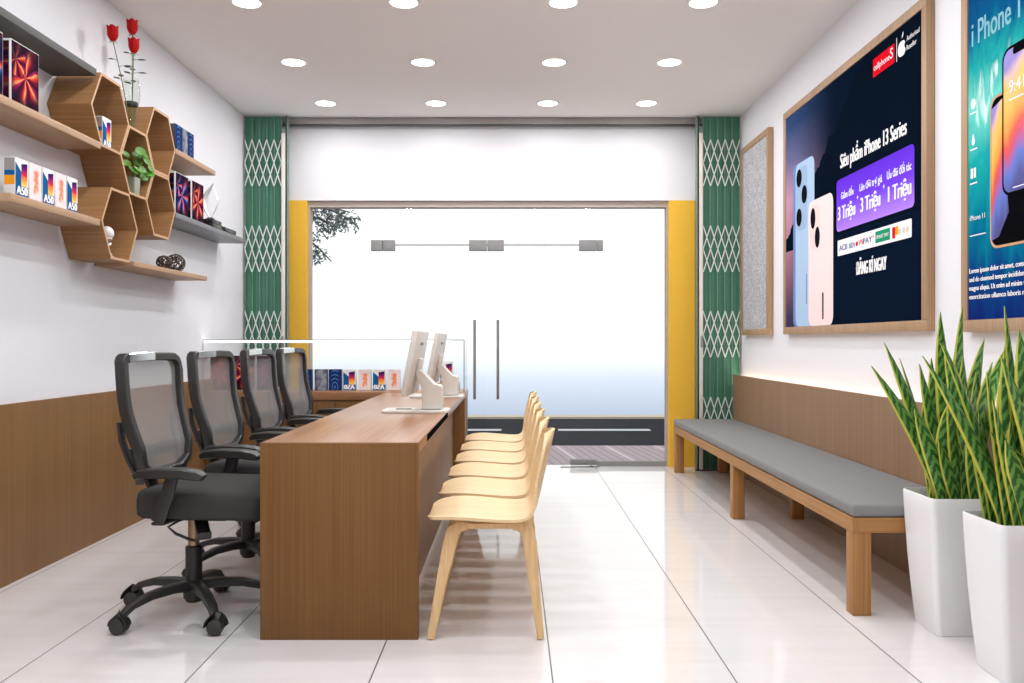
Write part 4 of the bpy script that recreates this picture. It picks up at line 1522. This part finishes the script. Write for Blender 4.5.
b.box(Xp(3.37), Xp(3.27), S - .0034, S - .0031, Z(1.706), Z(1.710))
b.build('clock_lettering', M['ink_w'], pp)


# ------------------------------------------------------------------ snake plants in white planters
def rsq(cx, cy, hx, hy, r, z, seg=5):
    pts = []
    for sx, sy, a0 in ((1, 1, 0), (-1, 1, PI / 2), (-1, -1, PI), (1, -1, 1.5 * PI)):
        for k in range(seg + 1):
            a = a0 + PI / 2 * k / seg
            pts.append(Vector((cx + sx * (hx - r) + r * math.cos(a), cy + sy * (hy - r) + r * math.sin(a), z)))
    return pts


def snake_plant(loc, label, leaves, Yc):
    t = thing('snake_plant', label, 'plant', loc, 0, 'snake plants in white planters')
    hx, hy = .150, .130
    b = MB()
    prof = [(.74, .0005), (.76, .006), (.835, .12), (.915, .27), (.965, .40), (.99, .48), (1.0, .520), (.99, .524), (.955, .524), (.945, .518), (.935, .48), (.92, .455)]
    b.loft([rsq(0, 0, hx * k, hy * k, .018 * k + .004, z) for k, z in prof])
    b.build('planter', M['planter'], t)
    b = MB()
    b.loft([rsq(0, 0, hx * .915, hy * .915, .018, z) for z in (.456, .475)])
    b.build('soil', M['soil'], t)
    base = Vector(loc)
    for i, (u, v, dy, bu, wd) in enumerate(leaves):
        yt = Yc + dy
        tip = Vector(((u - 512) * yt / F, yt, CAMH - (v - 341.5) * yt / F)) - base
        root = Vector((max(-.105, min(.105, bu)), max(-.09, min(.09, dy * .6)), .476))
        L = (tip - root).length
        mid = root.lerp(tip, .45) + Vector(((root.x - tip.x) * .24, (root.y - tip.y) * .1, L * .05))
        b = MB()
        uvd = {}
        nr = 16
        rings = []
        ph = rnd.uniform(-.5, .5)
        for k in range(nr + 1):
            q = k / nr
            p = root * (1 - q) ** 2 + mid * 2 * q * (1 - q) + tip * q * q
            tg = ((mid - root) * (1 - q) + (tip - mid) * q).normalized()
            side = Vector((math.cos(ph + .5 * q), math.sin(ph + .5 * q), 0))
            side = (side - tg * side.dot(tg)).normalized()
            nn = tg.cross(side)
            w = wd * 1.25 * (.46 + .58 * math.sin(min(1, q / .55) * PI / 2)) * max(.02, (1 - max(0, (q - .5) / .5) ** 2.7)) 
            ring = []
            for s_ in (-1, -.74, -.3, .3, .74, 1):
                ring.append((p + side * s_ * w + nn * (.30 * w * (s_ * s_)), (s_ + 1) / 2))
            for s_ in (.74, .3, -.3, -.74):
                ring.append((p + side * s_ * w + nn * (.30 * w * (s_ * s_) - .0035 * (1 - abs(s_) * .6)), (s_ + 1) / 2))
            rings.append((ring, q))
        vr = []
        for ring, q in rings:
            row = []
            for p, uu in ring:
                vv = b.bm.verts.new(p)
                uvd[vv] = (uu, q * L / .8)
                row.append(vv)
            vr.append(row)
        m = len(vr[0])
        for k in range(nr):
            for j in range(m):
                b._f([vr[k][j], vr[k][(j + 1) % m], vr[k + 1][(j + 1) % m], vr[k + 1][j]])
        b._f(vr[0])
        b._f(vr[-1])
        lay = b.bm.loops.layers.uv.new('UVMap')
        for f in b.bm.faces:
            for lp in f.loops:
                lp[lay].uv = uvd[lp.vert]
        b.build('leaf', M['snake'], t, ang=70)
    return t


lv1 = [(871, 366, -.04, -.06, .026), (884, 343, .02, -.055, .028), (899, 358, .09, -.05, .012), (919, 364, -.02, -.04, .026), (931, 358, .06, -.03, .024),
       (940, 312, .04, .0, .032), (962, 307, .0, .02, .033), (963, 356, -.05, .03, .026), (984, 339, .05, .05, .028), (948, 378, -.08, -.01, .026),
       (958, 395, .08, .04, .026), (976, 372, -.03, .06, .026), (992, 362, .02, .08, .028), (914, 408, -.09, -.07, .024), (934, 420, .05, -.03, .026),
       (1004, 350, .06, .09, .026), (970, 420, -.09, .05, .024), (925, 392, .09, -.06, .022),
       (950, 400, -.05, -.07, .026), (938, 440, -.09, -.02, .024), (985, 400, .09, .02, .026), (962, 430, .02, -.08, .024), (944, 345, -.07, .06, .026), (1000, 385, .09, .07, .026)]
lv2 = [(922, 356, -.03, -.07, .030), (940, 343, .05, -.05, .028), (986, 372, -.06, -.07, .026), (1006, 339, .04, -.02, .026), (1004, 306, -.02, .0, .030),
       (1019, 330, -.08, .03, .034), (1003, 368, .08, -.03, .022), (992, 400, -.09, -.05, .026), (1010, 420, -.06, -.04, .026), (1034, 300, .03, .03, .032),
       (1050, 322, -.04, .06, .030), (1072, 340, .04, .08, .028), (1028, 360, -.09, .02, .026), (1090, 330, .0, .09, .028), (978, 412, .06, -.08, .024),
       (1042, 375, .09, .05, .026), (966, 388, .08, -.09, .024),
       (1000, 355, -.10, .05, .028), (1020, 410, -.02, -.08, .026), (1005, 440, -.10, -.02, .024), (1060, 380, .08, -.05, .026), (990, 432, -.06, .08, .026)]
snake_plant((1.716, 3.372, 0), 'snake plant in a white planter, the farther one at the end of the bench', lv1, 3.372)
snake_plant((1.710, 2.900, 0), 'snake plant in a white planter, the nearer one cut by the right edge', lv2, 2.900)

# ------------------------------------------------------------------ small things on the left shelves
# rose vase on top of the middle hexagon
vz = PC[1] + HS * .866 + .0008
vt = thing('glass_vase', 'tall clear glass vase of red roses standing on the middle hexagon', 'vase', (-2.165, 4.945, vz))
b = MB()
b.lathe([(.012, .001), (.020, .003), (.021, .02), (.030, .09), (.042, .16), (.050, .215), (.048, .27), (.040, .305), (.038, .305), (.046, .268), (.048, .215), (.040, .16), (.028, .09), (.018, .025), (.010, .012)], seg=24)
b.build('vase_body', M['vaseglass'], vt, 'clear glass body')
MB().lathe([(.017, .026), (.027, .09), (.036, .145), (.036, .150)], seg=20).build('water', M['water'], vt)
MB().lathe([(.0362, .1502), (.038, .156), (.039, .166), (.036, .172), (.02, .172)], seg=20).build('dark_band', M['roseleaf'], vt, 'dark leafy band at the waterline')


def rose(tip, label, group, low=(0, 0)):
    t = thing('red_rose', label, 'flower', (vt.location.x + low[0], vt.location.y + low[1], vz + .028), 0, group)
    tip = Vector(tip) - Vector(t.location)
    mid = Vector((tip.x * .3, tip.y * .30, tip.z * .45))
    P = [Vector((0, 0, 0)) * (1 - q) ** 2 + mid * 2 * q * (1 - q) + tip * q * q for q in [i / 10 for i in range(11)]]
    MB().tube(P, .0028, 6).build('stem', M['stem'], t)
    b = MB()
    b.lathe([(.004, -.006), (.015, .000), (.024, .014), (.027, .034), (.0255, .056), (.028, .072), (.026, .071), (.021, .058), (.018, .070), (.015, .070), (.012, .060), (.008, .068), (.002, .064)], tip, 18)
    for k in range(5):
        a = k * 2 * PI / 5
        c = 1.04 * Vector((math.cos(a), math.sin(a), 0))
        s_ = Vector((-c.y, c.x, 0))
        rings = []
        for z, r, w in ((.004, .014, .009), (.025, .027, .017), (.05, .0275, .019), (.070, .029, .015), (.078, .032, .008)):
            ctr = tip + c * r + Vector((0, 0, z))
            rings.append([ctr - s_ * w - c * .006, ctr + c * .0015, ctr + s_ * w - c * .006, ctr - c * .002])
        b.loft(rings)
    b.build('bloom', M['rose'], t, 'red bloom')
    b = MB()
    for k in range(5):
        a = k * 2 * PI / 5 + .4
        d = Vector((math.cos(a), math.sin(a), -.5)).normalized()
        s_ = Vector((-math.sin(a), math.cos(a), 0))
        b.loft([[tip + s_ * .004, tip + Vector((0, 0, .002)), tip - s_ * .004, tip - Vector((0, 0, .002))], [tip + d * .028 + s_ * .0006, tip + d * .028 + Vector((0, 0, .001)), tip + d * .028 - s_ * .0006, tip + d * .028 - Vector((0, 0, .001))]])
    b.build('sepals', M['stem'], t)
    for q, a, L in ((.74, .3, .075), (.66, 2.2, .065), (.58, 4.4, .075), (.8, 3.4, .05)):
        p = mid * 2 * q * (1 - q) + tip * q * q
        d = Vector((math.cos(a) * .5, math.sin(a), .18)).normalized()
        s_ = d.cross(Vector((0, 0, 1))).normalized()
        n_ = Vector((0, 0, .002))
        b = MB()
        rings = []
        for z, w in ((0, .0008), (.35, .0012), (.45, .011), (.7, .0165), (.88, .010), (1.0, .0008)):
            c = p + d * L * z - Vector((0, 0, .012 * z * z))
            rings.append([c + s_ * w, c + n_, c - s_ * w, c - n_ * .5])
        b.loft(rings)
        b.build('rose_leaf', M['roseleaf'], t)


vx, vy = -2.165, 4.945
rose((vx + .0, vy + .016, 2.866), 'red rose in the glass vase, the tallest bloom', 'roses in the vase', (.004, .005))
rose((vx + .006, vy + .022, 2.762), 'red rose in the glass vase, the lowest bloom in front', 'roses in the vase', (.006, -.004))
rose((vx - .01, vy - .205, 2.752), 'red rose in the glass vase, the bloom leaning left', 'roses in the vase', (-.006, .0))

# round-leaved plant in the middle hexagon
pz = PC[1] - HS * .866 + .0166
t = thing('potted_plant', 'small round-leaved plant in a sage pot inside the middle hexagon', 'plant', (-2.155, 4.93, pz))
b = MB()
b.loft([rsq(0, 0, .036 * k, .038 * k, .008, z) for k, z in ((.86, .0005), (.9, .004), (1.0, .098), (.97, .102), (.90, .102), (.88, .090))])
b.build('pot', M['pot'], t)
b = MB()
b.loft([rsq(0, 0, .030, .032, .007, z) for z in (.0905, .0925)])
b.build('soil', M['soil'], t)
lrnd = random.Random(3)
sp = [(-.075, .185), (-.035, .15), (-.01, .215), (.005, .20), (.04, .17), (.075, .185), (.09, .12), (.06, .10), (-.055, .11), (-.02, .12), (.03, .13), (.10, .15), (-.085, .14), (.045, .215)]
for i, (dy, dz) in enumerate(sp):
    dx = lrnd.uniform(-.01, .07)
    tip = Vector((dx, dy * 1.2 - .008, dz * 1.1 + .008))
    root = Vector((lrnd.uniform(-.012, .012), lrnd.uniform(-.015, .015), .0926))
    mid = root.lerp(tip, .5) + Vector((-.004, -dy * .25, .04))
    P = [root * (1 - q) ** 2 + mid * 2 * q * (1 - q) + tip * q * q for q in [k / 7 for k in range(8)]]
    MB().tube(P, [.0026 - .0002 * k for k in range(8)], 6).build('stem', M['housestem'], t)
    nrm = Vector((.75, -.45 + lrnd.uniform(-.4, .4), .5 + lrnd.uniform(-.3, .3))).normalized()
    a1 = nrm.orthogonal().normalized()
    a2 = nrm.cross(a1)
    r = lrnd.uniform(.022, .031)
    b = MB()
    rings = []
    for rr_, hh in ((.15, -.001), (.6, .002), (1.0, .006), (1.0, .0045), (.6, .0002), (.15, -.003)):
        rings.append([tip + (a1 * math.cos(2 * PI * k / 12) * 1.1 + a2 * math.sin(2 * PI * k / 12)) * r * rr_ + nrm * hh for k in range(12)])
    b.loft(rings)
    b.build('leaf', M['houseleaf'], t)

# white figurine in the bottom hexagon
fz = PC[1] - 3 * HS * .866 + .0166
t = thing('figurine', 'white round-headed figurine on a twisted silver foot in the bottom hexagon', 'ornament', (-2.165, 4.650, fz))
MB().lathe([(.002, .0005), (.034, .001), (.036, .006), (.030, .010), (.010, .014)], seg=18).build('foot', M['silver'], t, 'round silver foot')
P = [Vector((.018 * math.cos(q * 9) * (1.1 - q * .3), .018 * math.sin(q * 9) * (1.1 - q * .3), .012 + .085 * q)) for q in [i / 28 for i in range(29)]]
MB().tube(P, .007, 8).build('twisted_stem', M['silver'], t, 'twisted silver stem')
b = MB().ball((0, 0, .130), (.036, .036, .038), 18)
b.lathe([(.012, .088), (.020, .092), (.028, .100), (.026, .112)], seg=16)
b.build('head', M['ceramic'], t, 'white ceramic head')

# trophy on the grey shelf
t = thing('trophy', 'silver swirl trophy on a stepped black base, on the grey shelf', 'trophy', (-2.165, 6.25, 1.9175))
b = MB().box(-.055, .060, -.115, .105, .0005, .036, .006)
b.build('base_tier', M['black_gloss'], t)
b = MB().box(-.045, .052, -.095, .085, .0365, .064, .006)
b.build('base_tier', M['black_gloss'], t)
MB().lathe([(.034, .0645), (.036, .069), (.028, .078), (.014, .084)], (0, -.01, 0), 18).build('collar', M['black_gloss'], t)
b = MB()
loop = []
for i in range(22):
    q = i / 21
    z = .076 + .255 * q
    loop.append(Vector((-.050 * math.sin(q * PI) + .018 * q, -.01 + .02 * q, z)))
b.tube(loop, [.008 + .024 * math.sin(min(1, q_ / 21 * 1.05) * PI) for q_ in range(22)], 10, flat=(.5, 1.0))
loop2 = [Vector((.040 * math.sin(q * PI * 1.15) + .022 * q, -.01 + .02 * q, .076 + .255 * q)) for q in [i / 21 for i in range(22)]]
b.tube(loop2, [.003 + .008 * math.sin(q_ / 21 * PI) for q_ in range(22)], 8, flat=(.5, 1.0))
b.build('swirl', M['silver'], t, 'silver swirl')
t2 = thing('black_case', 'flat black rounded case lying beside the trophy on the grey shelf', 'case', (-2.145, 6.50, 1.9175))
MB().box(-.045, .045, -.135, .13, .0005, .036, .010, 3).build('case_body', M['black_gloss'], t2)
MB().box(-.0455, .0455, -.1355, .1305, .0205, .0220, .0).build('lid_seam', M['gatedark'], t2)


# wire balls on the lowest shelf
def wire_ball(loc, r, label, seed):
    t = thing('wire_ball', label, 'ornament', loc, 0, 'wire balls')
    rr_ = random.Random(seed)
    b = MB()
    for k in range(17):
        a = Vector((rr_.uniform(-1, 1), rr_.uniform(-1, 1), rr_.uniform(-1, 1))).normalized()
        u = a.orthogonal().normalized()
        w = a.cross(u)
        off = rr_.uniform(-.45, .45)
        rad = math.sqrt(1 - off * off)
        kk = rr_.uniform(.90, .97)
        pts = [Vector((0, 0, r)) + (a * off + (u * math.cos(2 * PI * i / 24) + w * math.sin(2 * PI * i / 24)) * rad) * r * kk for i in range(24)]
        b.tube(pts, .0026, 5, closed=True)
    b.build('wire_coil', M['wire'], t)
    return t


wire_ball((-2.175, 5.435, 1.5588), .046, 'smaller dark wire ball on the lowest oak shelf, left of the bigger one', 4)
wire_ball((-2.180, 5.640, 1.5588), .062, 'bigger dark wire ball on the lowest oak shelf', 9)

# ------------------------------------------------------------------ sky, camera, colour
w = bpy.data.worlds.new('sky')
sc.world = w
w.use_nodes = True
nt = w.node_tree
nt.nodes.clear()
out = nt.nodes.new('ShaderNodeOutputWorld')
bg = nt.nodes.new('ShaderNodeBackground')
tc = nt.nodes.new('ShaderNodeTexCoord')
sp_ = nt.nodes.new('ShaderNodeSeparateXYZ')
mr = nt.nodes.new('ShaderNodeMapRange')
mr.inputs[1].default_value = -.10
mr.inputs[2].default_value = .10
cr_ = nt.nodes.new('ShaderNodeValToRGB')
el = cr_.color_ramp.elements
el[0].position = 0.05
el[0].color = srgb(176, 188, 208)
el[1].position = .46
el[1].color = (1.0, 1.0, 1.0, 1)
e = el.new(.28)
e.color = srgb(214, 222, 238)
nt.links.new(tc.outputs['Generated'], sp_.inputs[0])
nt.links.new(sp_.outputs[2], mr.inputs[0])
nt.links.new(mr.outputs[0], cr_.inputs[0])
nt.links.new(cr_.outputs[0], bg.inputs[0])
bg.inputs[1].default_value = 1.25
nt.links.new(bg.outputs[0], out.inputs[0])

cam = bpy.data.cameras.new('camera')
cam.sensor_width = 36
cam.sensor_fit = 'HORIZONTAL'
cam.lens = F / 1024 * 36
cam.clip_start = .05
cam.clip_end = 300
co = bpy.data.objects.new('camera', cam)
C.objects.link(co)
co.location = (0, 0, CAMH)
co.rotation_euler = (PI / 2, 0, 0)
sc.camera = co

sc.view_settings.view_transform = 'Standard'
sc.view_settings.look = 'None'
sc.view_settings.exposure = 0.0
sc.view_settings.gamma = 1.0
sc.view_settings.use_curve_mapping = False
sc.cycles.use_denoising = True
sc.cycles.max_bounces = 10
sc.cycles.diffuse_bounces = 5
sc.cycles.glossy_bounces = 4
sc.cycles.transparent_max_bounces = 16
sc.cycles.caustics_reflective = False
sc.cycles.caustics_refractive = False
sc.cycles.sample_clamp_indirect = 6.0
